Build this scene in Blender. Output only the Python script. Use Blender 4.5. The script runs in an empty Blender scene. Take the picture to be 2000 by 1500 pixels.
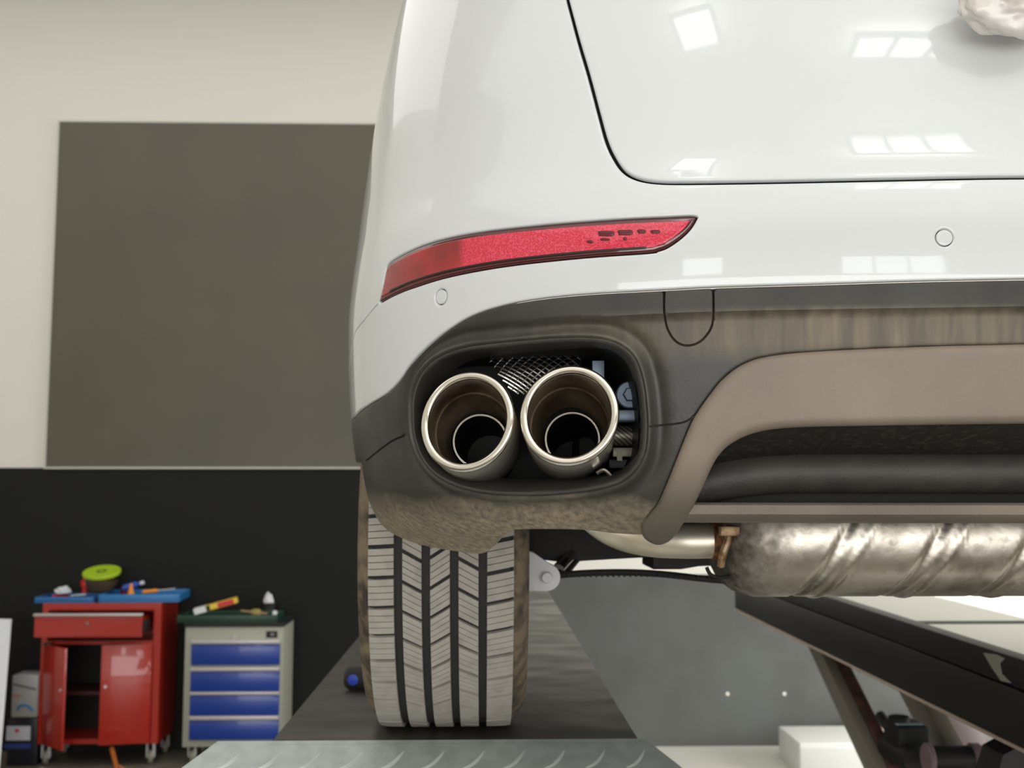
import bpy, bmesh, math, random
import numpy as np
from mathutils import Vector, Matrix
from mathutils.geometry import delaunay_2d_cdt
random.seed(7)
PI = math.pi
sc = bpy.context.scene
COL = sc.collection

# ------------------------------------------------------------------ camera
FPX = 2100.0
YAW, PITCH = math.radians(-1.47), math.radians(5.42)
CAM = Vector((0, 0, 1.57))
R3 = Matrix.Rotation(YAW, 3, 'Z') @ Matrix.Rotation(PI / 2 + PITCH, 3, 'X')
cd = bpy.data.cameras.new('camera')
cam = bpy.data.objects.new('camera', cd); COL.objects.link(cam)
cam.location = CAM; cam.rotation_euler = R3.to_euler()
cd.sensor_width = 36; cd.lens = 36 * FPX / 2000; cd.clip_start = 0.05
cd.dof.use_dof = True; cd.dof.focus_distance = 1.28; cd.dof.aperture_fstop = 7.5
sc.camera = cam
# ------------------------------------------------------------------ view, world, lights
sc.view_settings.view_transform = 'Standard'
sc.view_settings.look = 'None'
sc.view_settings.gamma = 1
sc.view_settings.use_curve_mapping = False
sc.view_settings.exposure = 0.13
w = bpy.data.worlds.new('sky'); sc.world = w; w.use_nodes = True
w.node_tree.nodes['Background'].inputs[0].default_value = (0.93, 0.97, 1.0, 1)
w.node_tree.nodes['Background'].inputs[1].default_value = 4.5

def area(name, loc, target, sx, sy, power, color=(1, 1, 1)):
    l = bpy.data.lights.new(name, 'AREA'); l.shape = 'RECTANGLE'; l.size = sx; l.size_y = sy
    l.energy = power; l.color = color
    o = bpy.data.objects.new(name, l); COL.objects.link(o); o.location = loc
    o.rotation_euler = (Vector(target) - Vector(loc)).to_track_quat('-Z', 'Y').to_euler()
    return o
area('front_fill_light', (1.0, -6.7, 1.25), (1.0, 0, 1.25), 10.0, 2.3, 270, (1.0, 1.0, 0.99))  # unseen fill added in front of the solid front wall
area('ceiling_fill_front', (1.0, -2.4, 4.9), (1.0, -2.4, 0), 10.0, 6.5, 130, (1.0, 1.0, 0.985))  # unseen broad fill added above the camera, not a fixture
area('ceiling_fill_back', (0.2, 4.6, 4.9), (0.2, 4.9, 0), 9.5, 4.4, 125, (1.0, 0.99, 0.96))  # unseen fill added to brighten the back wall and cabinets
wr = area('window_light_right', (6.6, 3.9, 1.9), (3.0, 7.0, 0.3), 3.0, 2.4, 34, (1.0, 1.0, 0.98)); wr.data.spread = math.radians(50)

# ------------------------------------------------------------------ pixel helpers
def ray(px, py):
    return R3 @ Vector(((px - 1000) / FPX, -(py - 750) / FPX, -1.0))
def at(px, py, Y):
    r = ray(px, py); return CAM + r * (Y / r.y)
def atz(px, py, z):
    r = ray(px, py); return CAM + r * ((z - CAM.z) / r.z)

# ------------------------------------------------------------------ materials
def new_mat(name):
    m = bpy.data.materials.new(name); m.use_nodes = True
    return m, m.node_tree, m.node_tree.nodes['Principled BSDF']
MATS = {}
def mat(name, col, rough=0.5, metal=0.0, col2=None, nscale=30, ncontrast=(0.4, 0.65), bump=0.0, bscale=120, coat=0.0,
        detail=6, emit=None, stretch=None, rvar=0.0, spec=None, alpha=None, trans=0.0):
    if name in MATS: return MATS[name]
    m, nt, p = new_mat(name)
    L = nt.links.new
    p.inputs['Base Color'].default_value = (*col, 1); p.inputs['Roughness'].default_value = rough
    p.inputs['Metallic'].default_value = metal; p.inputs['Coat Weight'].default_value = coat
    p.inputs['Coat Roughness'].default_value = 0.04
    if spec is not None: p.inputs['Specular IOR Level'].default_value = spec
    if trans: p.inputs['Transmission Weight'].default_value = trans
    if alpha is not None: p.inputs['Alpha'].default_value = alpha
    tc = nt.nodes.new('ShaderNodeTexCoord'); src = tc.outputs['Object']
    if stretch:
        mp = nt.nodes.new('ShaderNodeMapping'); mp.inputs['Scale'].default_value = stretch
        L(src, mp.inputs[0]); src = mp.outputs[0]
    if col2 is not None or rvar:
        n = nt.nodes.new('ShaderNodeTexNoise'); n.inputs['Scale'].default_value = nscale; n.inputs['Detail'].default_value = detail
        L(src, n.inputs['Vector'])
        r = nt.nodes.new('ShaderNodeMapRange'); r.inputs[1].default_value = ncontrast[0]; r.inputs[2].default_value = ncontrast[1]
        L(n.outputs[0], r.inputs[0])
        if col2 is not None:
            mx = nt.nodes.new('ShaderNodeMix'); mx.data_type = 'RGBA'
            mx.inputs[6].default_value = (*col, 1); mx.inputs[7].default_value = (*col2, 1)
            L(r.outputs[0], mx.inputs[0]); L(mx.outputs[2], p.inputs['Base Color'])
        if rvar:
            r2 = nt.nodes.new('ShaderNodeMapRange'); r2.inputs[3].default_value = rough; r2.inputs[4].default_value = rough + rvar
            L(r.outputs[0], r2.inputs[0]); L(r2.outputs[0], p.inputs['Roughness'])
    if bump:
        n2 = nt.nodes.new('ShaderNodeTexNoise'); n2.inputs['Scale'].default_value = bscale; n2.inputs['Detail'].default_value = 5
        L(src, n2.inputs['Vector'])
        b = nt.nodes.new('ShaderNodeBump'); b.inputs['Strength'].default_value = bump; b.inputs['Distance'].default_value = 0.002
        L(n2.outputs[0], b.inputs['Height']); L(b.outputs[0], p.inputs['Normal'])
    if emit:
        p.inputs['Emission Color'].default_value = (*col, 1); p.inputs['Emission Strength'].default_value = emit
    MATS[name] = m
    return m
def srgb(r, g, b):
    f = lambda c: (c / 255 / 12.92) if c <= 10 else ((c / 255 + 0.055) / 1.055) ** 2.4
    return (f(r), f(g), f(b))

M_paint = mat('white_paint', srgb(217, 220, 221), 0.28, coat=1.0)
M_plastic = mat('black_plastic', srgb(58, 57, 53), 0.42, col2=srgb(84, 80, 73), nscale=9, ncontrast=(0.35, 0.75), bump=0.25, bscale=900)
M_plastic_dusty = mat('dusty_plastic', srgb(134, 121, 109), 0.5, col2=srgb(112, 103, 94), nscale=5, bump=0.3, bscale=700)
M_black = mat('matte_black', srgb(17, 17, 16), 0.6)
M_dark = mat('underbody_black', srgb(30, 29, 27), 0.75, bump=0.3, bscale=60)
M_chrome = mat('polished_steel', (0.78, 0.74, 0.68), 0.09, 1.0)
M_lip = mat('satin_steel_lip', (0.86, 0.81, 0.73), 0.17, 1.0)
M_tipin = mat('sooty_steel', srgb(165, 146, 122), 0.36, 0.5, col2=srgb(100, 80, 60), nscale=18, ncontrast=(0.4, 0.65))
M_steel = mat('muffler_steel', (0.66, 0.61, 0.54), 0.36, 1.0, col2=(0.36, 0.32, 0.27), nscale=24, ncontrast=(0.45, 0.72), bump=0.22, bscale=70, rvar=0.2)
M_rust = mat('rusty_weld', srgb(140, 92, 58), 0.7, 0.3, col2=srgb(84, 52, 34), nscale=90)
M_alu = mat('cast_aluminium', srgb(212, 212, 212), 0.55, 0.0, bump=0.3, bscale=400)
M_zinc = mat('blue_grey_zinc', srgb(138, 152, 170), 0.45, 0.5)
M_rubber = mat('tyre_rubber', srgb(38, 37, 35), 0.75, bump=0.2, bscale=200)
M_wallrub = mat('dusty_sidewall', srgb(58, 51, 44), 0.8, col2=srgb(122, 106, 87), nscale=35, ncontrast=(0.35, 0.62), bump=0.5, bscale=90)
M_tread = mat('dusty_tread', srgb(172, 166, 158), 0.85, col2=srgb(152, 147, 140), nscale=40, ncontrast=(0.45, 0.8), bump=0.4, bscale=600)

# ------------------------------------------------------------------ mesh helpers
def tag(o, label=None, cat=None, group=None, kind=None):
    if label: o['label'] = label
    if cat: o['category'] = cat
    if group: o['group'] = group
    if kind: o['kind'] = kind
    return o
def empty(name, loc, label, cat, group=None):
    o = bpy.data.objects.new(name, None); COL.objects.link(o); o.location = loc; o.empty_display_size = 0.05
    o['wloc'] = tuple(loc)
    return tag(o, label, cat, group)
def link_mesh(name, V, F, material, parent=None, origin=None, smooth=True, angle=None, label=None):
    """V in world coordinates; the object's origin goes to its parent's (or to origin)"""
    if parent is not None:
        po = Vector(parent['wloc']); org = po if origin is None else Vector(origin)
    else:
        po = Vector((0, 0, 0)); org = Vector(origin) if origin is not None else Vector((0, 0, 0))
    me = bpy.data.meshes.new(name)
    A = np.asarray(V, dtype=float) - np.array(org)
    me.from_pydata([tuple(v) for v in A], [], [tuple(f) for f in F]); me.update()
    bm = bmesh.new(); bm.from_mesh(me); bmesh.ops.recalc_face_normals(bm, faces=bm.faces); bm.to_mesh(me); bm.free()
    if smooth:
        me.polygons.foreach_set('use_smooth', [True] * len(me.polygons))
        if angle is not None:
            me.set_sharp_from_angle(angle=math.radians(angle))
    o = bpy.data.objects.new(name, me); COL.objects.link(o)
    o.location = org - po if parent is not None else org
    if parent is not None: o.parent = parent
    o['wloc'] = tuple(org)
    if material: me.materials.append(material)
    if label: o['label'] = label
    return o

class MB:
    def __init__(s): s.V = []; s.F = []
    def add(s, V, F):
        k = len(s.V); s.V += [Vector(v) for v in V]; s.F += [tuple(i + k for i in f) for f in F]; return s
    def bm(s, b, M=None):
        b.verts.index_update()
        return s.add([(M @ v.co) if M else v.co.copy() for v in b.verts], [[v.index for v in f.verts] for f in b.faces])
    def box(s, c, size, rot=None, bevel=0.0, seg=2):
        b = bmesh.new(); bmesh.ops.create_cube(b, size=1)
        for v in b.verts: v.co = Vector((v.co.x * size[0], v.co.y * size[1], v.co.z * size[2]))
        if bevel: bmesh.ops.bevel(b, geom=b.edges[:], offset=bevel, segments=seg, affect='EDGES', profile=0.5)
        M = Matrix.Translation(Vector(c)) @ (rot.to_4x4() if rot else Matrix.Identity(4))
        s.bm(b, M); b.free(); return s
    def box2(s, a, b, bevel=0.0, seg=2):
        a = Vector(a); b = Vector(b)
        return s.box((a + b) / 2, [abs(x) for x in (b - a)], bevel=bevel, seg=seg)
    def lathe(s, prof, c, axis=(0, 0, 1), n=32, sx=1.0, closed=False, sy=1.0, full=2 * PI):
        """prof: (radius, height) list"""
        q = Vector((0, 0, 1)).rotation_difference(Vector(axis).normalized()).to_matrix(); c = Vector(c)
        V = []; F = []
        for r, h in prof:
            for k in range(n):
                a = full * k / n; V.append(c + q @ Vector((r * math.cos(a) * sx, r * math.sin(a) * sy, h)))
        m = len(prof)
        for i in range(m - 1 + (1 if closed else 0)):
            j = (i + 1) % m
            for k in range(n):
                k2 = (k + 1) % n; F.append((i * n + k, i * n + k2, j * n + k2, j * n + k))
        if not closed:
            if prof[0][0] > 1e-6: F.append(tuple(range(n))[::-1])
            if prof[-1][0] > 1e-6: F.append(tuple((m - 1) * n + k for k in range(n)))
        return s.add(V, F)
    def cyl(s, a, b, r, n=20, r2=None, bev=0.0):
        a = Vector(a); b = Vector(b); h = (b - a).length; r2 = r if r2 is None else r2
        if bev: prof = [(r - bev, 0), (r, bev), (r2, h - bev), (r2 - bev, h)]
        else: prof = [(r, 0), (r2, h)]
        return s.lathe(prof, a, b - a, n)
    def tube(s, pts, r, n=12, cap=True, closed=False):
        pts = [Vector(p) for p in pts]; m = len(pts); rs = r if isinstance(r, (list, tuple)) else [r] * m
        V = []; F = []; up = None
        for i, p in enumerate(pts):
            if closed: t = pts[(i + 1) % m] - pts[i - 1]
            else: t = pts[min(i + 1, m - 1)] - pts[max(i - 1, 0)]
            t.normalize()
            if up is None:
                up = Vector((0, 0, 1)) if abs(t.z) < 0.9 else Vector((1, 0, 0))
            up = (up - t * up.dot(t)).normalized(); sd = t.cross(up)
            for k in range(n):
                a = 2 * PI * k / n; V.append(p + (up * math.cos(a) + sd * math.sin(a)) * rs[i])
        for i in range(m if closed else m - 1):
            j = (i + 1) % m
            for k in range(n): F.append((i * n + k, i * n + (k + 1) % n, j * n + (k + 1) % n, j * n + k))
        if cap and not closed:
            F.append(tuple(range(n))); F.append(tuple((m - 1) * n + k for k in range(n)))
        return s.add(V, F)
    def prism(s, poly, d):
        """closed polygon (world points) extruded by vector d"""
        n = len(poly); d = Vector(d); P = [Vector(p) for p in poly]
        V = P + [p + d for p in P]
        F = [tuple(range(n)), tuple(range(2 * n - 1, n - 1, -1))] + [(i, (i + 1) % n, n + (i + 1) % n, n + i) for i in range(n)]
        return s.add(V, F)
    def build(s, name, material, parent=None, origin=None, smooth=True, angle=35, label=None):
        return link_mesh(name, s.V, s.F, material, parent, origin, smooth, angle, label)
def catmull(pts, n=6, closed=False):
    P = [Vector(p) for p in pts]; m = len(P); out = []
    for i in range(m if closed else m - 1):
        if closed: a, b, c, d = P[i - 1], P[i], P[(i + 1) % m], P[(i + 2) % m]
        else: a, b, c, d = P[max(i - 1, 0)], P[i], P[i + 1], P[min(i + 2, m - 1)]
        for k in range(n):
            t = k / n
            out.append(0.5 * ((2 * b) + (c - a) * t + (2 * a - 5 * b + 4 * c - d) * t * t + (3 * b - a - 3 * c + d) * t ** 3))
    if not closed: out.append(P[-1])
    return out
def cm(pts, n=6): return [(p.x, p.y) for p in catmull([(x, y, 0) for x, y in pts], n)]

# ------------------------------------------------------------------ the car's rear surface
XC, AREF, BL, NE = 0.75, 0.97, 0.70, 3.0
_t = 1 - (1 - np.linspace(0, 1, 3000)) ** 2.2
_x = _t * AREF; _y = BL * (1 - np.clip(1 - _t ** NE, 0, 1) ** (1 / NE))
_s = np.concatenate([[0], np.cumsum(np.hypot(np.diff(_x), np.diff(_y)))]); U1 = _s[-1]
def pchip(zs, ys):
    zs = np.array(zs, float); ys = np.array(ys, float); h = np.diff(zs); d = np.diff(ys) / h
    m = np.zeros_like(ys); m[0] = d[0]; m[-1] = d[-1]
    for i in range(1, len(ys) - 1):
        m[i] = 0 if d[i - 1] * d[i] <= 0 else 2 * d[i - 1] * d[i] / (d[i - 1] + d[i])
    def f(z):
        z = np.clip(z, zs[0], zs[-1]); i = np.clip(np.searchsorted(zs, z) - 1, 0, len(zs) - 2); t = (z - zs[i]) / h[i]
        return ((1 + 2 * t) * (1 - t) ** 2 * ys[i] + t * (1 - t) ** 2 * h[i] * m[i] + t * t * (3 - 2 * t) * ys[i + 1] + t * t * (t - 1) * h[i] * m[i + 1])
    return f
y0f = pchip([1.40, 1.49, 1.51, 1.535, 1.57, 1.62, 1.70, 1.78, 1.84, 1.89, 1.92, 1.96, 2.02, 2.10, 2.2, 2.6],
            [1.50, 1.34, 1.285, 1.245, 1.225, 1.215, 1.207, 1.200, 1.197, 1.200, 1.205, 1.216, 1.226, 1.236, 1.255, 1.38])
af = pchip([1.40, 1.50, 1.56, 1.62, 1.70, 1.81, 1.93, 2.15, 2.37, 2.6], [0.86, 0.925, 0.95, 0.963, 0.971, 0.974, 0.965, 0.942, 0.908, 0.86])
def surf(u, z):
    """arrays (u, z) -> N x 3 points. u = arc length in plan from the centre line, positive to the car's left"""
    u = np.asarray(u, float); z = np.asarray(z, float); au = np.abs(u)
    X = np.interp(au, _s, _x); Y = np.interp(au, _s, _y) + np.clip(au - U1, 0, None)
    return np.stack([XC - np.sign(u) * X * af(z) / AREF, y0f(z) + Y, z + 0 * u], -1)
def nrm(u, z, e=2e-3):
    a = surf(u + e, z) - surf(u - e, z); b = surf(u, z + e) - surf(u, z - e)
    n = np.cross(a, b); n /= np.linalg.norm(n, axis=-1, keepdims=True)
    return -n if np.mean(n[..., 1]) > 0 else n
def px2uz(px, py):
    r = ray(px, py); r = r / r.y; o = CAM
    Ys = np.arange(1.0, 2.2, 0.004)
    def F(Y):
        x = o.x + r.x * Y; z = o.z + r.z * Y; t = np.abs(x - XC) / af(z)
        return y0f(z) + BL * (1 - np.clip(1 - t ** NE, 0, 1) ** (1 / NE)) - Y + np.where(t > 1, 5.0, 0)
    f = F(Ys); i = np.where(f <= 0)[0]
    if len(i) == 0: raise Exception('miss %s %s' % (px, py))
    lo, hi = Ys[i[0] - 1], Ys[i[0]]
    for _ in range(40):
        m = (lo + hi) / 2
        if F(np.array([m]))[0] > 0: lo = m
        else: hi = m
    Y = hi; x = o.x + r.x * Y; z = o.z + r.z * Y
    t = (XC - x) / af(np.array([z]))[0]
    return (float(np.sign(t) * np.interp(abs(t), _t, _s)), float(z))
def uzs(pts, n=6): return [px2uz(x, y) for x, y in cm(pts, n)]
def resample(P, d, closed=True):
    P = np.array(P); Q = np.vstack([P, P[:1]]) if closed else P
    out = []
    for a, b in zip(Q[:-1], Q[1:]):
        L = np.linalg.norm(b - a); k = max(1, int(math.ceil(L / d)))
        for i in range(k): out.append(a + (b - a) * i / k)
    if not closed: out.append(Q[-1])
    return np.array(out)
def segdist(P, A, B):
    best = np.full(len(P), 1e9)
    for a, b in zip(A, B):
        ab = b - a; L = max(ab @ ab, 1e-14)
        t = np.clip(((P - a) @ ab) / L, 0, 1); d = np.linalg.norm(P - (a + t[:, None] * ab), axis=1)
        best = np.minimum(best, d)
    return best
def inpoly(P, poly):
    x, y = P[:, 0], P[:, 1]; c = np.zeros(len(P), bool); n = len(poly)
    for i in range(n):
        x1, y1 = poly[i]; x2, y2 = poly[i - 1]
        if y1 == y2: continue
        k = ((y1 > y) != (y2 > y)) & (x < (x2 - x1) * (y - y1) / (y2 - y1) + x1)
        c ^= k
    return c
def panel(name, outline, material, parent, holes=(), grooves=(), r=0.003, thick=0.003, grid=0.009, off=0.0, offf=None,
          mirror=False, bd=0.005, label=None, extra=None, avoid=(), insets=(0.0007, 0.0018, 0.0035)):
    """a sheet part laid over the car's surface, cut along outlines given in (u, z); edges rounded, real thickness"""
    loops = [resample(outline, bd)] + [resample(h, min(bd, 0.003)) for h in holes]
    A = np.vstack(loops); B = np.vstack([np.roll(l, -1, 0) for l in loops])
    pts = []; edges = []
    for l in loops:
        k = len(pts); pts += list(l); n = len(l); edges += [(k + i, k + (i + 1) % n) for i in range(n)]
    if mirror: km = ~((np.abs(A[:, 0]) < 1e-6) & (np.abs(B[:, 0]) < 1e-6)); A, B = A[km], B[km]      # no rounded edge on the centre line
    nb = len(pts); add = []
    for l in loops:
        t = np.roll(l, -1, 0) - np.roll(l, 1, 0); t /= (np.linalg.norm(t, axis=1, keepdims=True) + 1e-12); nn = np.stack([-t[:, 1], t[:, 0]], 1)
        for d in insets:
            for s in (1, -1): add.append(l + nn * d * s)
    G = []
    for g, wd, dp in grooves:
        g = resample(g, 0.004, False); G.append((g, wd, dp))
        t = np.gradient(g, axis=0); t /= (np.linalg.norm(t, axis=1, keepdims=True) + 1e-12); nn = np.stack([-t[:, 1], t[:, 0]], 1)
        for d in (0, 0.35, 0.7, 1.0, 1.6):
            for s in ((1, -1) if d else (1,)): add.append(g + nn * d * wd * s)
    fine = np.vstack(add) if add else np.zeros((0, 2))
    o = loops[0]; lo, hi = o.min(0), o.max(0)
    gx, gy = np.meshgrid(np.arange(lo[0], hi[0], grid), np.arange(lo[1], hi[1], grid)); gp = np.stack([gx.ravel(), gy.ravel()], 1)
    for al, dist in avoid:
        al = np.array(al); gp = gp[segdist(gp, al[:-1], al[1:]) > dist]
    if extra is not None: gp = np.vstack([gp, extra])
    def inside(P):
        m = inpoly(P, loops[0])
        for h in loops[1:]: m &= ~inpoly(P, h)
        return m
    gp = gp[inside(gp)]; gp = gp[segdist(gp, A, B) > max(insets) + 0.001]
    for g, wd, dp in G:
        if len(gp): gp = gp[segdist(gp, g[:-1], g[1:]) > wd * 1.7]
    if len(fine):
        fine = fine[inside(fine)]; fine = fine[segdist(fine, A, B) > min(insets) * 0.9]; fine = fine[(fine[:, 0] > 0.0004) | (not mirror)]; gp = gp[(gp[:, 0] > 0.003) | (not mirror)]
    allp = np.vstack([np.array(pts), fine, gp])
    res = delaunay_2d_cdt([Vector(p) for p in allp], edges, [], 0, 1e-5)
    P = np.array([tuple(v) for v in res[0]]); F = np.array([f for f in res[2] if len(f) == 3])
    F = F[inside(P[F].mean(1))]
    used = np.unique(F); mp = -np.ones(len(P), int); mp[used] = np.arange(len(used)); P = P[used]; F = mp[F]
    d = segdist(P, A, B)
    o_ = np.full(len(P), off, float)
    if offf is not None: o_ = o_ + offf(P[:, 0], P[:, 1])
    dd = np.clip(r - d, 0, r); o_ -= r - np.sqrt(np.clip(r * r - dd * dd, 0, None))
    for g, wd, dp in G:
        gd = segdist(P, g[:-1], g[1:]); o_ -= dp * np.clip(1 - (gd / wd) ** 2, 0, 1)
    S = surf(P[:, 0], P[:, 1]); N = nrm(P[:, 0], P[:, 1])
    N = np.where((np.sum(N * (S - np.array([XC, 2.5, 1.8])), 1) < 0)[:, None], -N, N)
    front = S + N * o_[:, None]; back = S + N * (o_ - thick)[:, None]
    n = len(P); V = np.vstack([front, back]); Fs = [tuple(f) for f in F] + [tuple(f[::-1] + n) for f in F]
    cnt = {}
    for f in F:
        for a, b in ((f[0], f[1]), (f[1], f[2]), (f[2], f[0])): cnt[(a, b)] = 1
    for (a, b) in list(cnt):
        if (b, a) not in cnt: Fs.append((b, a, a + n, b + n))
    ob = link_mesh(name, V, Fs, material, parent, angle=50, label=label)
    if mirror: mirror_mesh(ob)
    return ob
def mirror_mesh(ob):
    """adds the mirrored half of a panel that spans the car"""
    me = ob.data; bm = bmesh.new(); bm.from_mesh(me)
    cx0 = XC - ob['wloc'][0]
    bmesh.ops.delete(bm, geom=[f for f in bm.faces if all(abs(v.co.x - cx0) < 2e-5 for v in f.verts)], context='FACES')
    cx = XC - ob['wloc'][0]
    g = bmesh.ops.duplicate(bm, geom=bm.verts[:] + bm.edges[:] + bm.faces[:])['geom']
    vs = [e for e in g if isinstance(e, bmesh.types.BMVert)]; fs = [e for e in g if isinstance(e, bmesh.types.BMFace)]
    for v in vs: v.co.x = 2 * cx - v.co.x
    bmesh.ops.reverse_faces(bm, faces=fs)
    bmesh.ops.remove_doubles(bm, verts=[v for v in bm.verts if abs(v.co.x - cx) < 5e-5], dist=1e-4)
    bm.to_mesh(me); bm.free()

WC = Vector((-0.069, 2.16, 1.47)); WR = 0.36            # rear left wheel
car = empty('car', (XC, 2.16, 1.11), 'white car on the lift seen from behind, rear left corner with twin exhaust tips', 'car')

# --- outlines in pixels, turned into (u, z)
gate_px = [(1108, 0), (1116, 30), (1130, 82), (1150, 150), (1170, 225), (1184, 275), (1199, 308), (1218, 334), (1245, 349), (1285, 356), (1350, 357), (1500, 355), (1700, 351), (1900, 347), (1998, 346)]
gate = uzs(gate_px)
zc = gate[-1][1]
gate_top = [(gate[0][0] + 0.045, 2.58), (gate[0][0] + 0.012, 2.25)]
gate_curve = gate_top + gate + [(0.0, zc)]
def offset_line(L, d):
    L = np.array(L); t = np.gradient(L, axis=0); t /= np.linalg.norm(t, axis=1, keepdims=True); return [tuple(p) for p in L + np.stack([-t[:, 1], t[:, 0]], 1) * d]
gate_out = offset_line(gate_curve, 0.0019); gate_in = offset_line(gate_curve, -0.0019)
def sidecheck(): pass
if gate_out[-1][1] > gate_in[-1][1]: gate_out, gate_in = gate_in, gate_out
gate_out[-1] = (0.0, gate_out[-1][1]); gate_in[-1] = (0.0, gate_in[-1][1])
trim_px = [(692, 815), (703, 803), (722, 789), (755, 768), (780, 742), (800, 712), (830, 680), (870, 647), (920, 617), (980, 597), (1050, 584), (1150, 574), (1300, 566), (1400, 561), (1600, 555), (1800, 549), (1998, 545)]
trim = uzs(trim_px)
UEND = U1 + 1.0
def uY(Y, z): return U1 + (Y - BL - float(y0f(np.array([z]))[0]))
zb = trim[0][1]
side_z = zb - 0.005
arch = []
a0 = math.asin((side_z - WC.z) / 0.42)
for k in range(25):
    a = PI - a0 - (PI - 2 * a0) * k / 24; z = WC.z + 0.42 * math.sin(a); arch.append((uY(WC.y + 0.42 * math.cos(a), z), z))
body_outline = gate_out + [(0.0, trim[-1][1])] + trim[::-1] + arch + [(UEND, side_z), (UEND, 2.58)]
lamp_top = uzs([(739, 592), (746, 562), (752, 532), (760, 513), (795, 492), (838, 474), (890, 461), (956, 450), (1078, 437), (1215, 427), (1300, 423), (1350, 421), (1363, 424)], 5)
lamp_bot = uzs([(1363, 424), (1350, 446), (1330, 466), (1304, 484), (1285, 491), (1267, 495), (1141, 504), (993, 520), (882, 540), (808, 562), (770, 577), (741, 593)], 5)
lamp = lamp_top[:-1] + lamp_bot[:-1]
def ring(px, py, r, n=28):
    u, z = px2uz(px, py); return [(u + r * math.cos(2 * PI * k / n), z + r * math.sin(2 * PI * k / n)) for k in range(n)]
sensors = [(861, 580), (1845, 464)]
seam = [px2uz(738, 594), px2uz(712, 625), px2uz(694, 648)]; seam += [(seam[-1][0] + 0.06, seam[-1][1] - 0.035), (seam[-1][0] + 0.16, seam[-1][1] - 0.075)]
body = panel('body_panel', body_outline, M_paint, car, holes=[lamp] + [ring(x, y, 0.0102) for x, y in sensors], grooves=[(seam, 0.0012, 0.003)], r=0.0025, thick=0.003, mirror=True)
tail = panel('tailgate', gate_in + [(0.0, 2.58)], M_paint, car, r=0.003, thick=0.003, mirror=True, off=0.0005)
for x, y in sensors:
    panel('parking_sensor', ring(x, y, 0.0093), M_paint, body, r=0.0008, thick=0.004, grid=0.004, bd=0.003, off=-0.0002, insets=(0.0004, 0.001), label='round white parking sensor')
    panel('sensor_gasket', ring(x, y, 0.0108), M_black, body, r=0.0005, thick=0.002, grid=0.004, bd=0.003, off=-0.0045, insets=(0.0004,))
# inner shell behind the gaps
panel('inner_shell', [(0, trim[-1][1] + 0.02), (0, 2.58), (UEND - 0.02, 2.58), (UEND - 0.02, 1.92), (uY(2.16, 1.92), 1.93), (uY(1.75, 1.9), 1.9), (uY(1.66, 1.75), 1.76), (px2uz(760, 790)[0], 1.74), (px2uz(900, 620)[0], px2uz(900, 600)[1])],
      M_black, car, r=0.001, off=-0.016, thick=0.002, grid=0.03, bd=0.03, mirror=True)

# --- red reflector lamp let into the bumper
def inset_poly(P, d):
    P = resample(P, 0.004); t = np.roll(P, -1, 0) - np.roll(P, 1, 0); t /= np.linalg.norm(t, axis=1, keepdims=True); n = np.stack([-t[:, 1], t[:, 0]], 1)
    Q = P + n * d
    if not inpoly((P + n * 0.002)[20:21], P)[0]: Q = P - n * d
    keep = segdist(Q, P, np.roll(P, -1, 0)) > d * 0.97
    return [tuple(q) for q in Q[keep]]
# red lens: clear red plastic over a ribbed reflector
m, nt, p = new_mat('red_lens'); L = nt.links.new
p.inputs['Base Color'].default_value = (*srgb(222, 30, 52), 1); p.inputs['Roughness'].default_value = 0.12; p.inputs['Coat Weight'].default_value = 1
tc = nt.nodes.new('ShaderNodeTexCoord'); sep = nt.nodes.new('ShaderNodeSeparateXYZ'); L(tc.outputs['Object'], sep.inputs[0])
vor = nt.nodes.new('ShaderNodeTexVoronoi'); vor.inputs['Scale'].default_value = 420; L(tc.outputs['Object'], vor.inputs['Vector'])
ns = nt.nodes.new('ShaderNodeTexNoise'); ns.inputs['Scale'].default_value = 22; L(tc.outputs['Object'], ns.inputs['Vector'])
def mathn(op, a, b=None, c=None):
    n = nt.nodes.new('ShaderNodeMath'); n.operation = op
    for i, v in enumerate((a, b, c)):
        if v is None: continue
        if isinstance(v, (int, float)): n.inputs[i].default_value = v
        else: L(v, n.inputs[i])
    return n.outputs[0]
def ramp(v, a, b, lo=0.0, hi=1.0):
    n = nt.nodes.new('ShaderNodeMapRange'); n.inputs[1].default_value = a; n.inputs[2].default_value = b; n.inputs[3].default_value = lo; n.inputs[4].default_value = hi; L(v, n.inputs[0]); return n.outputs[0]
def mixc(f, a, b):
    n = nt.nodes.new('ShaderNodeMix'); n.data_type = 'RGBA'; L(f, n.inputs[0])
    for i, v in ((6, a), (7, b)):
        if isinstance(v, tuple): n.inputs[i].default_value = (*v, 1)
        else: L(v, n.inputs[i])
    return n.outputs[2]
x = sep.outputs['X']                                   # object origin at the car's root: x is metres from the centre line
f_prism = mathn('MULTIPLY', ramp(x, -0.785, -0.775), ramp(x, -0.50, -0.44, 1.0, 0.15))
spark = mathn('MULTIPLY', ramp(vor.outputs['Distance'], 0.35, 0.75), 1.0)
c1 = mixc(ramp(ns.outputs[0], 0.35, 0.7), srgb(140, 8, 16), srgb(180, 16, 24))
c2 = mixc(spark, srgb(206, 20, 50), srgb(232, 62, 96))
L(mixc(f_prism, c1, c2), p.inputs['Base Color'])
bp = nt.nodes.new('ShaderNodeBump'); bp.inputs['Strength'].default_value = 0.35; bp.inputs['Distance'].default_value = 0.001
L(mathn('MULTIPLY', vor.outputs['Distance'], f_prism), bp.inputs['Height']); L(bp.outputs[0], p.inputs['Normal'])
p.inputs['Coat Roughness'].default_value = 0.02
M_lens = m
M_lensrim = mat('dark_red_rim', srgb(84, 8, 18), 0.15, coat=1.0)
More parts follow.
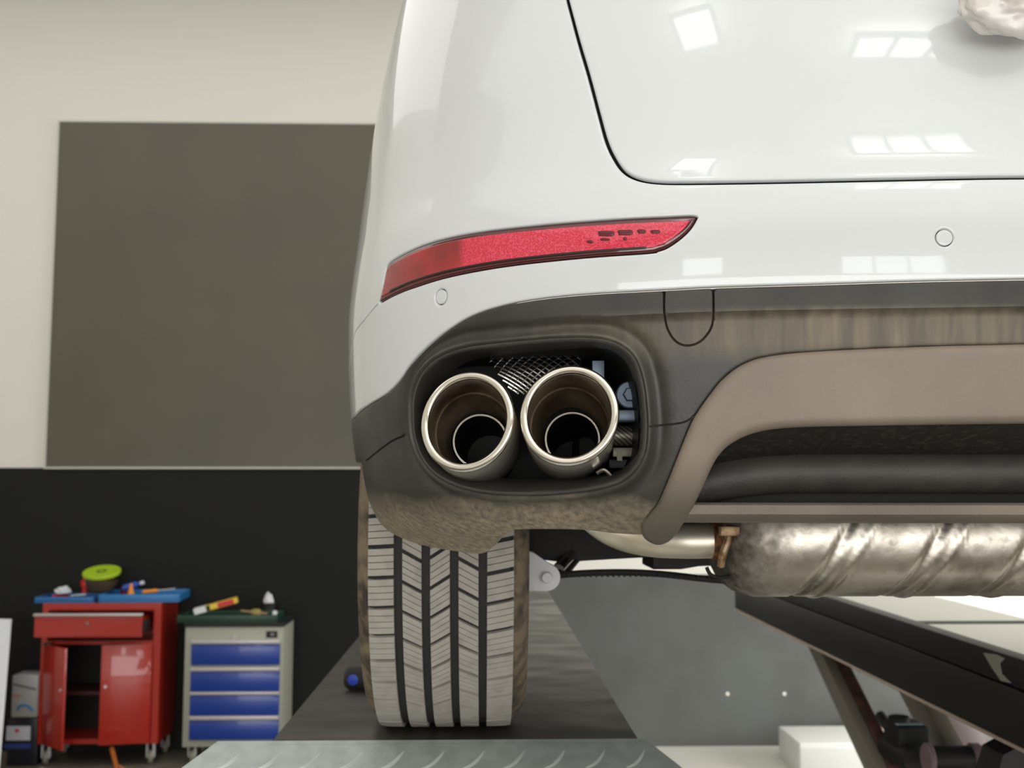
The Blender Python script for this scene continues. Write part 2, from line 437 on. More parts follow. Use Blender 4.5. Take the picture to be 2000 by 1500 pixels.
refl = panel('rear_reflector', inset_poly(lamp, 0.0012), M_lensrim, car, r=0.004, thick=0.010, grid=0.006, bd=0.003, off=0.0005, insets=(0.0006, 0.0015, 0.003))
lens_poly = inset_poly(lamp, 0.0064)
panel('lens', lens_poly, M_lens, refl, r=0.0012, thick=0.002, grid=0.004, bd=0.003, off=0.0016, insets=(0.0006, 0.0013))
panel('lens_edge_line', [px2uz(x, y) for x, y in cm([(764, 566), (808, 547), (882, 526), (993, 506.5), (1141, 490.5), (1262, 482)], 6)] + [px2uz(x, y) for x, y in cm([(1262, 486.5), (1141, 495.5), (993, 511.5), (882, 531), (808, 552), (762, 572)], 6)],
      mat('lens_black_edge', srgb(40, 6, 12), 0.3), refl, r=0.0003, thick=0.001, grid=0.01, bd=0.003, off=0.0022, insets=(0.0004,))
M_led = mat('lamp_led_dark', srgb(92, 8, 22), 0.3)  # dark blotches of the LED structure in the lamp
for (x0, y0, x1, y1) in [(1168, 452, 1200, 462), (1206, 450, 1236, 460), (1244, 449, 1262, 457), (1270, 450, 1290, 457), (1172, 466, 1192, 471), (1216, 464, 1226, 470), (1146, 470, 1160, 476)]:
    panel('lamp_insert', uzs([(x0, y0 + 2), (x0 + 4, y0), (x1 - 4, y0), (x1, y0 + 3), (x1 - 3, y1), (x0 + 3, y1)], 3), M_led, refl, r=0.0004, thick=0.001, grid=0.006, bd=0.002, off=0.0021, insets=(0.0004,))

# --- black lower valance with the exhaust opening
open_px = [(806, 800), (810, 765), (826, 728), (858, 699), (905, 681), (960, 673), (1030, 666), (1100, 661), (1165, 662), (1208, 674), (1238, 700), (1254, 745), (1261, 800), (1262, 845), (1257, 885), (1240, 918), (1212, 940), (1170, 953), (1110, 962), (1040, 966), (970, 964), (910, 954), (862, 934), (829, 902), (810, 855)]
opening = [px2uz(p.x, p.y) for p in catmull([(x, y, 0) for x, y in open_px], 6, True)]
skid_top = uzs([(1340, 820), (1366, 799), (1387, 770), (1412, 740), (1450, 712), (1500, 696), (1600, 686), (1800, 677), (1998, 672)])
skid_leg = uzs([(1262, 1012), (1284, 985), (1302, 945), (1322, 895), (1340, 850), (1352, 822), (1366, 799)])
skid_outer = skid_leg[:-1] + uzs([(1366, 799), (1387, 770), (1412, 740), (1450, 712), (1500, 696), (1600, 686), (1800, 677), (1998, 672)])
val_bot = uzs([(706, 905), (713, 950), (727, 995), (752, 1032), (790, 1055), (840, 1070), (900, 1080), (942, 1083), (968, 1066), (988, 1046), (1010, 1037), (1080, 1036), (1150, 1038), (1200, 1044), (1250, 1046), (1266, 1040), (1262, 1012)])
zt = trim[0][1] - 0.001
vz = val_bot[0][1]
va = []
a1, a2 = math.asin((zt - 0.005 - WC.z) / 0.42), math.asin((vz + 0.004 - WC.z) / 0.42)
for k in range(9):
    a = PI - a1 + (a1 - a2) * k / 8; z = WC.z + 0.42 * math.sin(a); va.append((uY(WC.y + 0.42 * math.cos(a), z), z))
trim_lo = [(u, z - 0.0012) for u, z in trim]
val_outline = [(0.0, trim_lo[-1][1])] + trim_lo[::-1] + va + val_bot + skid_outer[1:] + [(0.0, skid_outer[-1][1])]
tow = uzs([(1297, 569), (1298, 610), (1303, 640), (1318, 665), (1340, 675), (1366, 668), (1386, 646), (1393, 620), (1393, 564)], 6)
tow_in = offset_line(tow, 0.0011)
tow_poly = tow
crease = np.array(uzs([(860, 712), (930, 668), (1000, 640), (1100, 624), (1250, 615), (1400, 609), (1600, 605), (1800, 602), (1998, 599)], 5))
co = np.argsort(crease[:, 0]); cu, cz = crease[co, 0], crease[co, 1]
opn = np.array(opening); ucen = opn[:, 0].mean(); zcen = opn[:, 1].mean()
def val_off(u, z):
    s = np.interp(u, cu, cz) - z                       # distance below the crease
    fade = np.clip((cu.max() + 0.02 - u) / 0.30, 0, 1)
    o = np.where(s < 0, 0.006 * np.clip(1 + s / 0.022, 0, 1), 0.006 * np.clip(1 - s / 0.010, 0, 1) ** 1.5) * fade
    d = segdist(np.stack([u, z], 1), opn, np.roll(opn, -1, 0))
    o = o * np.clip(d / 0.015, 0, 1)
    o += 0.0045 * np.exp(-((d - 0.004) / 0.004) ** 2) - 0.006 * np.exp(-((d - 0.017) / 0.007) ** 2)   # raised lip, channel
    return o
seam2 = uzs([(715, 900), (740, 880), (765, 862), (786, 852)], 4)
seam3 = uzs([(1272, 833), (1310, 829), (1340, 823), (1362, 806)], 4)
_cu = np.arange(max(cu.min(), 0.003), cu.max(), 0.003); cgrid = np.vstack([np.stack([_cu, np.interp(_cu, cu, cz) - d], 1) for d in (-0.006, -0.003, -0.001, 0, 0.001, 0.0022, 0.004, 0.006, 0.0085, 0.0115)])
opd = resample(opening, 0.003)
_t2 = np.roll(opd, -1, 0) - np.roll(opd, 1, 0); _t2 /= np.linalg.norm(_t2, axis=1, keepdims=True); _n2 = np.stack([-_t2[:, 1], _t2[:, 0]], 1)
if inpoly((opd + _n2 * 0.003)[5:6], opn)[0]: _n2 = -_n2
ogrid = np.vstack([opd + _n2 * d for d in (0.005, 0.0065, 0.008, 0.010, 0.0125, 0.015, 0.018, 0.021, 0.025)])

# valance material: black plastic, road dust settled on the lower roll and in streaks under the crease
m, nt, p = new_mat('valance_plastic'); L = nt.links.new
tc = nt.nodes.new('ShaderNodeTexCoord'); sep = nt.nodes.new('ShaderNodeSeparateXYZ'); L(tc.outputs['Object'], sep.inputs[0])
z_ = sep.outputs['Z']                                   # metres above the runway
n1 = nt.nodes.new('ShaderNodeTexNoise'); n1.inputs['Scale'].default_value = 14; n1.inputs['Detail'].default_value = 6; L(tc.outputs['Object'], n1.inputs['Vector'])
n3 = nt.nodes.new('ShaderNodeTexNoise'); n3.inputs['Scale'].default_value = 120; n3.inputs['Detail'].default_value = 4; L(tc.outputs['Object'], n3.inputs['Vector'])
mp = nt.nodes.new('ShaderNodeMapping'); mp.inputs['Scale'].default_value = (60, 60, 4); L(tc.outputs['Object'], mp.inputs[0])
n2 = nt.nodes.new('ShaderNodeTexNoise'); n2.inputs['Scale'].default_value = 1.0; n2.inputs['Detail'].default_value = 3; L(mp.outputs[0], n2.inputs['Vector'])
low = ramp(mathn('ADD', z_, mathn('MULTIPLY', n1.outputs[0], 0.05)), 0.475, 0.435)
band = mathn('MULTIPLY', mathn('MULTIPLY', ramp(z_, 0.600, 0.625), ramp(z_, 0.668, 0.655)), ramp(n2.outputs[0], 0.35, 0.7, 0.35, 1.0))
band = mathn('MULTIPLY', band, ramp(sep.outputs['X'], -0.75, -0.35))
dust = mathn('MAXIMUM', mathn('MULTIPLY', low, ramp(n3.outputs[0], 0.3, 0.65, 0.35, 1.0)), mathn('MULTIPLY', band, 0.55))
base = mixc(ramp(n1.outputs[0], 0.3, 0.7), srgb(46, 45, 42), srgb(66, 63, 58))
L(mixc(dust, base, srgb(172, 156, 132)), p.inputs['Base Color'])
L(ramp(dust, 0, 1, 0.40, 0.8), p.inputs['Roughness'])
bp = nt.nodes.new('ShaderNodeBump'); bp.inputs['Distance'].default_value = 0.002; L(mathn('ADD', mathn('MULTIPLY', low, 0.7), 0.12), bp.inputs['Strength'])
n4 = nt.nodes.new('ShaderNodeTexNoise'); n4.inputs['Scale'].default_value = 260; n4.inputs['Detail'].default_value = 6; L(tc.outputs['Object'], n4.inputs['Vector'])
L(n4.outputs[0], bp.inputs['Height']); L(bp.outputs[0], p.inputs['Normal'])
M_val = m
tow_hole = [(tow[0][0], tow[0][1])] + tow[1:]
valance = panel('lower_valance', val_outline, M_val, car, holes=[opening], grooves=[(seam2, 0.0016, 0.003), (seam3, 0.0012, 0.002), (tow, 0.0014, 0.006)], r=0.003, thick=0.004,
                offf=val_off, grid=0.008, mirror=True, extra=np.vstack([cgrid[segdist(cgrid, opn, np.roll(opn, -1, 0)) > 0.027], ogrid]), avoid=((np.stack([_cu, np.interp(_cu, cu, cz) - 0.003], 1), 0.012), (np.vstack([opd, opd[:1]]), 0.027)))
# exhaust opening collar: a lip that turns inward
def swept_ring(poly, prof, name, material, parent, label=None):
    P = resample(poly, 0.006); n = len(P); t = np.roll(P, -1, 0) - np.roll(P, 1, 0); t /= np.linalg.norm(t, axis=1, keepdims=True); nn = np.stack([-t[:, 1], t[:, 0]], 1)
    if inpoly((P + nn * 0.003)[5:6], P)[0]: nn = -nn
    V = []
    for out, dep in prof:
        Q = P + nn * out; S = surf(Q[:, 0], Q[:, 1]); N = nrm(P[:, 0], P[:, 1]); N = np.where(N[:, 1:2] > 0, -N, N)
        dirn = N * 0.35 + np.array([0, -0.65, 0]); V.append(S + dirn * (-dep))
    V = np.vstack(V); k = len(prof); F = []
    for i in range(k):
        j = (i + 1) % k
        for a in range(n): b = (a + 1) % n; F.append((i * n + a, i * n + b, j * n + b, j * n + a))
    return link_mesh(name, V, F, material, parent, angle=60, label=label)
swept_ring(opening, [(0.0015, -0.0015), (-0.0010, -0.0030), (-0.0032, -0.0015), (-0.0042, 0.004), (-0.004, 0.10), (0.002, 0.10), (0.002, 0.006)], 'opening_collar', M_plastic, valance)
_S = surf(opn[:, 0], opn[:, 1]); _S2 = (_S - _S.mean(0)) * np.array([1.04, 1, 1.04]) + _S.mean(0); _a = _S.copy(); _a[:, 1] += 0.06; _b2 = _S2.copy(); _b2[:, 1] = 1.60; _n = len(_S)
link_mesh('exhaust_cavity', np.vstack([_a, _b2]), [(k, (k + 1) % _n, _n + (k + 1) % _n, _n + k) for k in range(_n)] + [tuple(range(_n, 2 * _n))], M_black, car, angle=40)

# --- skid plate
skid_in = uzs([(1262, 1012), (1252, 1026), (1256, 1046), (1278, 1059), (1300, 1057), (1320, 1043), (1338, 1016), (1353, 992), (1373, 952), (1388, 918), (1404, 890), (1430, 866), (1475, 846), (1544, 836), (1700, 832), (1998, 828)])
skid_outline = skid_outer[1:] + [(0.0, skid_outer[-1][1]), (0.0, skid_in[-1][1])] + skid_in[::-1]
m, nt, p = new_mat('skid_plastic'); L = nt.links.new
tc = nt.nodes.new('ShaderNodeTexCoord'); sep = nt.nodes.new('ShaderNodeSeparateXYZ'); L(tc.outputs['Object'], sep.inputs[0])
n1 = nt.nodes.new('ShaderNodeTexNoise'); n1.inputs['Scale'].default_value = 6; n1.inputs['Detail'].default_value = 5; L(tc.outputs['Object'], n1.inputs['Vector'])
n4 = nt.nodes.new('ShaderNodeTexNoise'); n4.inputs['Scale'].default_value = 400; n4.inputs['Detail'].default_value = 4; L(tc.outputs['Object'], n4.inputs['Vector'])
c = mixc(ramp(n1.outputs[0], 0.3, 0.7), srgb(122, 112, 101), srgb(142, 128, 115))
c = mixc(ramp(sep.outputs['Z'], 0.43, 0.50), srgb(104, 97, 86), c)
L(c, p.inputs['Base Color']); p.inputs['Roughness'].default_value = 0.5
bp = nt.nodes.new('ShaderNodeBump'); bp.inputs['Distance'].default_value = 0.001; bp.inputs['Strength'].default_value = 0.25; L(n4.outputs[0], bp.inputs['Height']); L(bp.outputs[0], p.inputs['Normal'])
M_skid = m
skid = panel('skid_plate', skid_outline, M_skid, car, r=0.011, thick=0.03, grid=0.008, off=0.009, mirror=True, insets=(0.0006, 0.0015, 0.003, 0.005, 0.0075, 0.010, 0.0125), label='dusty grey arched skid plate')
# recessed diffuser below the skid plate: ceiling, rounded bar, dark slot, lower lip
ud = np.linspace(0, px2uz(1318, 900)[0], 60)
def drop(u): return 0.045 * np.clip((u - 0.36) / 0.22, 0, 1) ** 2
def strip(name, prof, material, parent, dropf=None, close=True):
    """prof: (inset, z) points swept along u, mirrored"""
    us = np.concatenate([-ud[::-1], ud[1:]]); V = []
    for ins, z in prof:
        zz = np.full(len(us), z) - (drop(np.abs(us)) if dropf else 0); S = surf(us, np.full(len(us), 1.66)); S[:, 2] = zz; S[:, 1] += ins
        V.append(S)
    n = len(us); k = len(prof); V = np.vstack(V); F = []
    for i in range(k if close else k - 1):
        j = (i + 1) % k
        for a in range(n - 1): F.append((i * n + a, i * n + a + 1, j * n + a + 1, j * n + a))
    if close: F.append(tuple(i * n for i in range(k))); F.append(tuple(i * n + n - 1 for i in range(k)))
    return link_mesh(name, V, F, material, parent, angle=40)
M_recess = mat('stone_chipped_plastic', srgb(40, 37, 33), 0.7, col2=srgb(78, 70, 60), nscale=130, ncontrast=(0.5, 0.8), bump=0.8, bscale=150)
M_bar = mat('diffuser_bar_plastic', srgb(72, 68, 63), 0.5, col2=srgb(60, 58, 55), nscale=20, bump=0.3, bscale=500)
dif = strip('diffuser', [(0.012, 1.640), (0.05, 1.622), (0.085, 1.608), (0.13, 1.608), (0.13, 1.66), (0.02, 1.66)], M_recess, car, True)
bar = [(0.10 - 0.028 * math.sin(a), 1.587 + 0.026 * math.cos(a)) for a in np.linspace(0, PI, 12)]
strip('diffuser_bar', bar + [(0.14, 1.561), (0.14, 1.613)], M_bar, dif, True)
strip('diffuser_back', [(0.135, 1.60), (0.145, 1.60), (0.145, 1.53), (0.135, 1.53)], M_black, dif)
strip('lower_lip', [(0.034, 1.5495), (0.029, 1.5475), (0.030, 1.537), (0.034, 1.5345), (0.050, 1.5285), (0.15, 1.523), (0.15, 1.533), (0.05, 1.5505)], M_plastic_dusty, dif)

# --- exhaust tips
AX = Vector(((1137 - 946) / FPX, 1.0, -(1194 - 949) / FPX)).normalized()     # tube axis, pointing away from the camera
def exhaust_tip(px, py, Y, h, wd, slash, inpx):
    c = at(px, py, Y); n = 96
    e1 = (Vector((1, 0, 0)) - AX * AX.x).normalized(); e2 = e1.cross(AX)
    if e2.z < 0: e2 = -e2
    def loop(r, depth, cut=True, sh=0.0):
        out = []
        for k in range(n):
            a = 2 * PI * k / n; x = r * wd * math.cos(a); z = r * math.sin(a)
            out.append(c + e1 * x + e2 * z + AX * (depth + (-slash * x + sh * z if cut else 0)))
        return out
    def tubeof(prof, close=False):
        V = []; F = []
        for r, d, cut in prof: V += loop(r, d, cut, 0.10)
        m = len(prof)
        for i in range(m if close else m - 1):
            j = (i + 1) % m
            for k in range(n): F.append((i * n + k, i * n + (k + 1) % n, j * n + (k + 1) % n, j * n + k))
        return V, F
    V, F = tubeof([(h * .965, 0.006, True), (h * .985, 0.004, True), (h * 0.985, 0.06, False), (h * 0.985, 0.15, False), (h * 0.8, 0.165, False), (h * 0.8, 0.17, False), (h * 0.955, 0.15, False), (h * 0.955, 0.06, False)], True)
    tip = link_mesh('exhaust_tip', V, F, mat('tip_body_steel', (0.82, 0.76, 0.68), 0.25, 0.55), car, angle=50, label='left polished exhaust tip' if px < 1000 else 'right polished exhaust tip')
    lp = [(h * (0.912 + 0.088 * math.cos(b)), -0.0065 * math.sin(b), True) for b in np.linspace(0, 2 * PI, 13)[:-1]]
    V, F = tubeof(lp, True); link_mesh('rolled_lip', V, F, M_lip, tip)
    V, F = tubeof([(h * .835, 0.002, True), (h * .85, 0.05, False), (h * .85, 0.088, False), (h * .82, 0.090, False), (h * .82, 0.10, False), (h * 0.62, 0.150, False)])
    link_mesh('inner_wall', V, F, M_tipin, tip, angle=40)
    # inner pipe with a bright edge
    c2 = at(inpx[0], inpx[1], c.y + 0.10)
    r = h * 0.56
    V = []; F = []
    prof = [(r, 0.08), (r, 0.0), (r * 0.985, -0.001), (r * 0.96, 0.0), (r * 0.96, 0.10)]
    mb = MB(); mb.lathe([(0.0, 0.36)] + [(r, 0.36), (r, 0.0), (r * 0.985, -0.0015), (r * 0.95, 0.0), (r * 0.95, 0.35), (0.0, 0.35)], c2, AX, 64)
    mb.build('inner_pipe', mat('sooty_inner_pipe', srgb(16, 15, 14), 0.5), tip)
    e_ = MB(); e_.lathe([(r * 0.955, -0.001), (r * 1.01, -0.001), (r * 1.02, 0.004), (r * 0.96, 0.004)], c2, AX, 64, closed=True); e_.build('inner_pipe_rim', M_lip, tip)
    return tip
exhaust_tip(912, 823, 1.335, 0.0645, 0.945, 0.42, (938, 862))
exhaust_tip(1111, 811, 1.275, 0.0620, 0.955, 0.30, (1118, 858))

# things seen inside the opening
a = at(790, 660, 1.50); b = at(1275, 975, 1.50)
# perforated heat shield, a mesh of holes: diamond wire net curved over the pipe
mesh = MB()
P00, P10, P01, P11 = at(945, 698, 1.50), at(1140, 690, 1.47), at(1000, 768, 1.475), at(1115, 775, 1.46)
def hs(s, t):
    p = (P00 * (1 - s) + P10 * s) * (1 - t) + (P01 * (1 - s) + P11 * s) * t
    return p + Vector((0, -0.015 * math.sin(PI * min(max(t, 0), 1)), 0))
for k in range(-6, 16):
    for sg in (1, -1):
        pts = []
        for i in range(13):
            t = i / 12; s = k / 10 + sg * (t - 0.5) * 0.62
            if 0 <= s <= 1: pts.append(hs(s, t))
        if len(pts) > 1: mesh.tube(pts, 0.0015, 6)
mesh.tube([hs(i / 10, 0) for i in range(11)], 0.0022, 6); mesh.tube([hs(1, i / 10) for i in range(11)], 0.0022, 6)
mesh.build('heat_shield_mesh', mat('shield_metal', (0.8, 0.78, 0.74), 0.25, 1.0), car)
# blue-grey brackets, washer with bolt, braided flex pipe
b_ = MB(); b_.box2(at(1157, 704, 1.36), at(1180, 760, 1.365), 0.001); b_.build('bracket', M_zinc, car)
b_ = MB(); p0 = at(1203, 800, 1.36); p1 = at(1258, 826, 1.40); b_.box2(p0, p1, 0.003); b_.build('bracket', M_zinc, car)
c = at(1230, 771, 1.37)
b_ = MB(); b_.lathe([(0.0, 0), (0.016, 0), (0.0175, 0.002), (0.0175, 0.006), (0, 0.006)], c, (0, 1, 0), 40); wsh = b_.build('flange_bolt', M_zinc, car)
b_ = MB(); b_.lathe([(0.0, -0.007), (0.008, -0.007), (0.0095, -0.005), (0.0095, 0.001), (0, 0.001)], c, (0, 1, 0), 6); b_.build('bolt_head', M_zinc, wsh)
m, nt, p = new_mat('braided_steel'); L = nt.links.new
p.inputs['Metallic'].default_value = 0.8; p.inputs['Roughness'].default_value = 0.35
tc = nt.nodes.new('ShaderNodeTexCoord'); mp = nt.nodes.new('ShaderNodeMapping'); mp.inputs['Rotation'].default_value = (0, 0.9, 0); L(tc.outputs['Object'], mp.inputs[0])
wv = nt.nodes.new('ShaderNodeTexWave'); wv.inputs['Scale'].default_value = 70; wv.inputs['Distortion'].default_value = 0.5; L(mp.outputs[0], wv.inputs[0])
L(mixc(wv.outputs[0], srgb(120, 110, 96), srgb(226, 218, 200)), p.inputs['Base Color'])
b_ = MB(); c0 = at(1188, 850, 1.40); b_.cyl(c0, c0 + Vector((0.06, 0.005, -0.002)), 0.0135, 24); b_.build('braided_flex_pipe', m, car)
b_ = MB(); b_.box2(at(1197, 874, 1.385), at(1250, 893, 1.40), 0.001); b_.box2(at(1205, 880, 1.383), at(1215, 900, 1.385)); b_.build('clamp_strap', mat('strap_metal', srgb(120, 115, 100), 0.45, 0.7), car)
b_ = MB(); b_.tube(catmull([at(1165, 925, 1.36), at(1180, 918, 1.36), at(1195, 930, 1.355), at(1200, 940, 1.35), at(1180, 938, 1.35)], 5), 0.003, 8); b_.build('hanger_wire', M_chrome, car)
b_ = MB(); b_.box2(at(1190, 897, 1.42), at(1250, 915, 1.44), 0.002); b_.build('support_rail', mat('rail_grey', srgb(74, 76, 78), 0.6), car)

# --- rear wheel and tyre
def tyre(center, mirror=1):
    cx, cy, cz = center
    w_ = MB()
    prof = [(-0.100, 0.222), (-0.118, 0.235), (-0.138, 0.262), (-0.147, 0.290), (-0.145, 0.318), (-0.134, 0.336), (-0.120, 0.3465), (-0.105, 0.3500), (-0.05, 0.3520), (0.05, 0.3520), (0.105, 0.3500), (0.120, 0.3465), (0.134, 0.336), (0.145, 0.318), (0.147, 0.290), (0.138, 0.262), (0.118, 0.235), (0.100, 0.222), (0.09, 0.222), (-0.09, 0.222)]
    w_.lathe([(r, h) for h, r in prof], center, (1, 0, 0), 160, closed=True)
    ty = w_.build('tyre', M_wallrub, car, angle=60)
    t_ = MB(); NP = 44; NS = 4
    ribs = [(-0.1235, -0.0805, -0.05), (-0.0665, -0.0345, 0.55), (-0.0205, 0.0125, -0.65), (0.0265, 0.0600, 0.55), (0.0740, 0.1190, -0.20)]
    def rad(wx): return 0.3600 - 0.32 * max(0, abs(wx) - 0.06) ** 2 - (6.0 * max(0, abs(wx) - 0.105) ** 2)
    per = 2 * PI / NP
    for ri, (x0, x1, sl) in enumerate(ribs):
        ph = [0.0, 0.3, 0.15, 0.55, 0.8][ri] * per
        for k in range(NP):
            g = 0.0072 / 0.36
            for s in range(NS):
                a0 = ph + k * per + g / 2 + (per - g) * s / NS + (0.0006 / 0.36 if s else 0); a1_ = ph + k * per + g / 2 + (per - g) * (s + 1) / NS - (0.0006 / 0.36 if s < NS - 1 else 0)
                V = []; nx = 4; na = 2; ch = 0.0006
                xs = [x0, x0 + ch] + [x0 + (x1 - x0) * i / nx for i in range(1, nx)] + [x1 - ch, x1]
                for j, x_ in enumerate(xs):
                    for i in range(na + 1):
                        an = a0 + (a1_ - a0) * i / na + sl * (x_ - (x0 + x1) / 2) / 0.36
                        rr = rad(x_) - (0.0012 if j in (0, len(xs) - 1) else 0)
                        V.append((x_, an, rr))
                m_ = len(V); V += [(x_, an, 0.3480 - (0.006 if abs(x_) > 0.11 else 0)) for x_, an, rr in V]
                F = []; q = na + 1; nj = len(xs)
                for j in range(nj - 1):
                    for i in range(na): F.append((j * q + i, j * q + i + 1, (j + 1) * q + i + 1, (j + 1) * q + i))
                bd = [i for i in range(q)] + [j * q + na for j in range(1, nj)] + [(nj - 1) * q + i for i in range(na - 1, -1, -1)] + [j * q for j in range(nj - 2, 0, -1)]
                for i in range(len(bd)): b0, b1 = bd[i], bd[(i + 1) % len(bd)]; F.append((b0, b1, b1 + m_, b0 + m_))
                t_.add([(cx + x_ * mirror, cy - rr * math.cos(an), cz - rr * math.sin(an)) for x_, an, rr in V], F)
    t_.build('tread', M_tread, ty, angle=30)
    f_ = MB(); f_.lathe([(r, h) for h, r in [(-0.124, 0.30), (-0.124, 0.345), (-0.112, 0.3522), (-0.05, 0.3535), (0.05, 0.3535), (0.112, 0.3522), (0.12, 0.345), (0.12, 0.30)]], center, (1, 0, 0), 120, closed=True)
    f_.build('groove_floor', M_rubber, ty)
    r_ = MB(); r_.lathe([(r, h) for h, r in [(-0.12, 0.225), (-0.115, 0.238), (-0.10, 0.226), (-0.08, 0.21), (0.08, 0.21), (0.10, 0.226), (0.115, 0.238), (0.12, 0.225), (0.07, 0.195), (-0.07, 0.195)]], center, (1, 0, 0), 80, closed=True)
    for k in range(5):
        a = 2 * PI * k / 5; r_.box(Vector(center) + Vector((-0.09 * mirror, math.cos(a) * 0.12, math.sin(a) * 0.12)), (0.03, 0.19, 0.055), rot=Matrix.Rotation(a, 3, 'X'), bevel=0.01)
    r_.cyl(Vector(center) + Vector((-0.105 * mirror, 0, 0)), Vector(center) + Vector((0.06 * mirror, 0, 0)), 0.055, 32, bev=0.006)
    r_.build('wheel_rim', mat('rim_silver', srgb(150, 152, 154), 0.3, 0.9), car)
tyre(tuple(WC))
tyre((2 * XC - WC.x, WC.y, WC.z), -1)
# wheel housings
for sx in (1, -1):
    h_ = MB(); cx = XC + sx * (WC.x - XC); V = []; F = []; n = 28
    for r in (0.415, 0.422):
        for x_ in (-0.12, 0.20):
            for k in range(n + 1):
                a = math.radians(-8) + math.radians(170) * k / n; V.append((cx + sx * x_, WC.y + r * math.cos(a), WC.z + r * math.sin(a)))
    q = n + 1
    for A_, B_ in ((0, 1), (3, 2), (2, 0), (1, 3)):
        for k in range(n): F.append((A_ * q + k, A_ * q + k + 1, B_ * q + k + 1, B_ * q + k))
    h_.add(V, F); h_.build('wheel_housing', M_dark, car)

# --- underbody, muffler, pipes, suspension
u_ = MB(); u_.box2((XC - 0.62, 1.50, 1.60), (XC + 0.62, 3.1, 1.64), 0.01); u_.box2((XC - 0.60, 1.95, 1.50), (XC + 0.60, 2.35, 1.60), 0.02)
u_.build('underbody', M_dark, car)
mc = at(1700, 1082, 1.72)
mz, my = 1.492, 1.745
m_ = MB(); V = []; F = []; n = 64
xl = at(1418, 1090, 1.65).x; xr = 2 * XC - xl
prof = [(0.0, 0.42), (0.004, 0.60), (0.014, 0.78), (0.032, 0.92), (0.06, 1.0)]
ribs_x = []
xs = [xl + d for d, s in prof]; ss = [s for d, s in prof]
Xs = list(np.arange(xl + 0.07, xr - 0.065, 0.0025)); 
allx = xs + Xs + [2 * XC - x_ for x_ in xs[::-1]]
alls = ss + [1.0] * len(Xs) + ss[::-1]
ribpos = [xl + 0.172 + 0.143 * i for i in range(9)]
for x_, s_ in zip(allx, alls):
    for k in range(n):
        a = 2 * PI * k / n; ca, sa = math.cos(a), math.sin(a)
        y_ = my + 0.125 * s_ * math.copysign(abs(ca) ** 0.85, ca); z_2 = mz + 0.098 * s_ * math.copysign(abs(sa) ** 0.9, sa)
        bump_ = 0.0
        for rp in ribpos:
            xx = rp + (z_2 - mz) * 0.55 * 1.0
            dlt = x_ - xx
            if abs(dlt) < 0.009: bump_ -= 0.0048 * (1 - (dlt / 0.009) ** 2)
            if abs(dlt - 0.035) < 0.005: bump_ += 0.003 * (1 - ((dlt - 0.035) / 0.005) ** 2)
        if s_ < 0.99: bump_ = 0
        V.append((x_, y_ + bump_ * ca, z_2 + bump_ * sa))
for i in range(len(allx) - 1):
    for k in range(n): F.append((i * n + k, i * n + (k + 1) % n, (i + 1) * n + (k + 1) % n, (i + 1) * n + k))
F.append(tuple(range(n))); F.append(tuple((len(allx) - 1) * n + k for k in range(n)))
muf = m_.add(V, F).build('muffler', M_steel, car, angle=60)
nt = M_steel.node_tree; L = nt.links.new; p = nt.nodes['Principled BSDF']            # road dirt caked on the muffler's left end
src = p.inputs['Base Color'].links[0].from_socket; rsrc = p.inputs['Roughness'].links[0].from_socket
tc = nt.nodes.new('ShaderNodeTexCoord'); sep = nt.nodes.new('ShaderNodeSeparateXYZ'); L(tc.outputs['Object'], sep.inputs[0])
nz = nt.nodes.new('ShaderNodeTexNoise'); nz.inputs['Scale'].default_value = 60; nz.inputs['Detail'].default_value = 8; L(tc.outputs['Object'], nz.inputs['Vector'])
dm = ramp(mathn('ADD', sep.outputs['X'], mathn('MULTIPLY', nz.outputs[0], -0.10)), xl - XC + 0.05, xl - XC - 0.04)
sp = mathn('MULTIPLY', ramp(nz.outputs[0], 0.55, 0.75), 0.22)
dm = mathn('MAXIMUM', dm, sp)
L(mixc(dm, src, srgb(84, 76, 66)), p.inputs['Base Color']); L(ramp(dm, 0, 1, 0.36, 0.75), p.inputs['Roughness']); L(ramp(dm, 0, 1, 1.0, 0.3), p.inputs['Metallic'])
# pipe out of the muffler, rising to the tips
c0 = Vector((xl + 0.01, 1.70, at(1400, 1056, 1.70).z))
pts = catmull([c0, at(1330, 1057, 1.70), at(1262, 1052, 1.68), at(1205, 1036, 1.66), at(1160, 1005, 1.66), at(1120, 960, 1.64)], 8)
b_ = MB(); b_.tube(pts, 0.0272, 28); pipe = b_.build('exhaust_pipe', mat('heat_tinted_steel', (0.86, 0.79, 0.66), 0.42, 0.85, col2=(0.68, 0.56, 0.38), nscale=8, ncontrast=(0.45, 0.8)), muf)
b_ = MB(); b_.cyl(c0 + Vector((-0.022, 0, 0)), c0 + Vector((0.0, 0, 0)), 0.0296, 28, bev=0.002); b_.cyl(c0 + Vector((0.002, 0, 0)), c0 + Vector((0.018, 0, 0)), 0.033, 28, bev=0.003)
for i in range(14):
    a = 2 * PI * i / 14; b_.lathe([(0, -.004), (.005, 0), (.004, .004), (0, .005)], c0 + Vector((0.0, 0.031 * math.cos(a), 0.031 * math.sin(a))), (1, 0.3, 0), 7)
b_.build('rusty_weld_joint', M_rust, muf, label='rust-brown welded joint')
b_ = MB(); g0 = at(1413, 1030, 1.66); b_.tube(catmull([g0, at(1422, 1050, 1.65), at(1412, 1082, 1.65), at(1408, 1105, 1.66)], 5), 0.006, 8); b_.box2(at(1408, 1028, 1.64), at(1440, 1046, 1.66), 0.002); b_.build('hanger_bracket', mat('tan_metal', srgb(176, 150, 118), 0.5, 0.5, col2=srgb(120, 80, 50), nscale=80), muf)
b_ = MB(); b_.tube(catmull([at(1380, 1108, 1.68), at(1388, 1122, 1.68), at(1405, 1128, 1.68), at(1425, 1126, 1.68)], 5), 0.003, 8); b_.build('hanger_rod', M_black, muf)
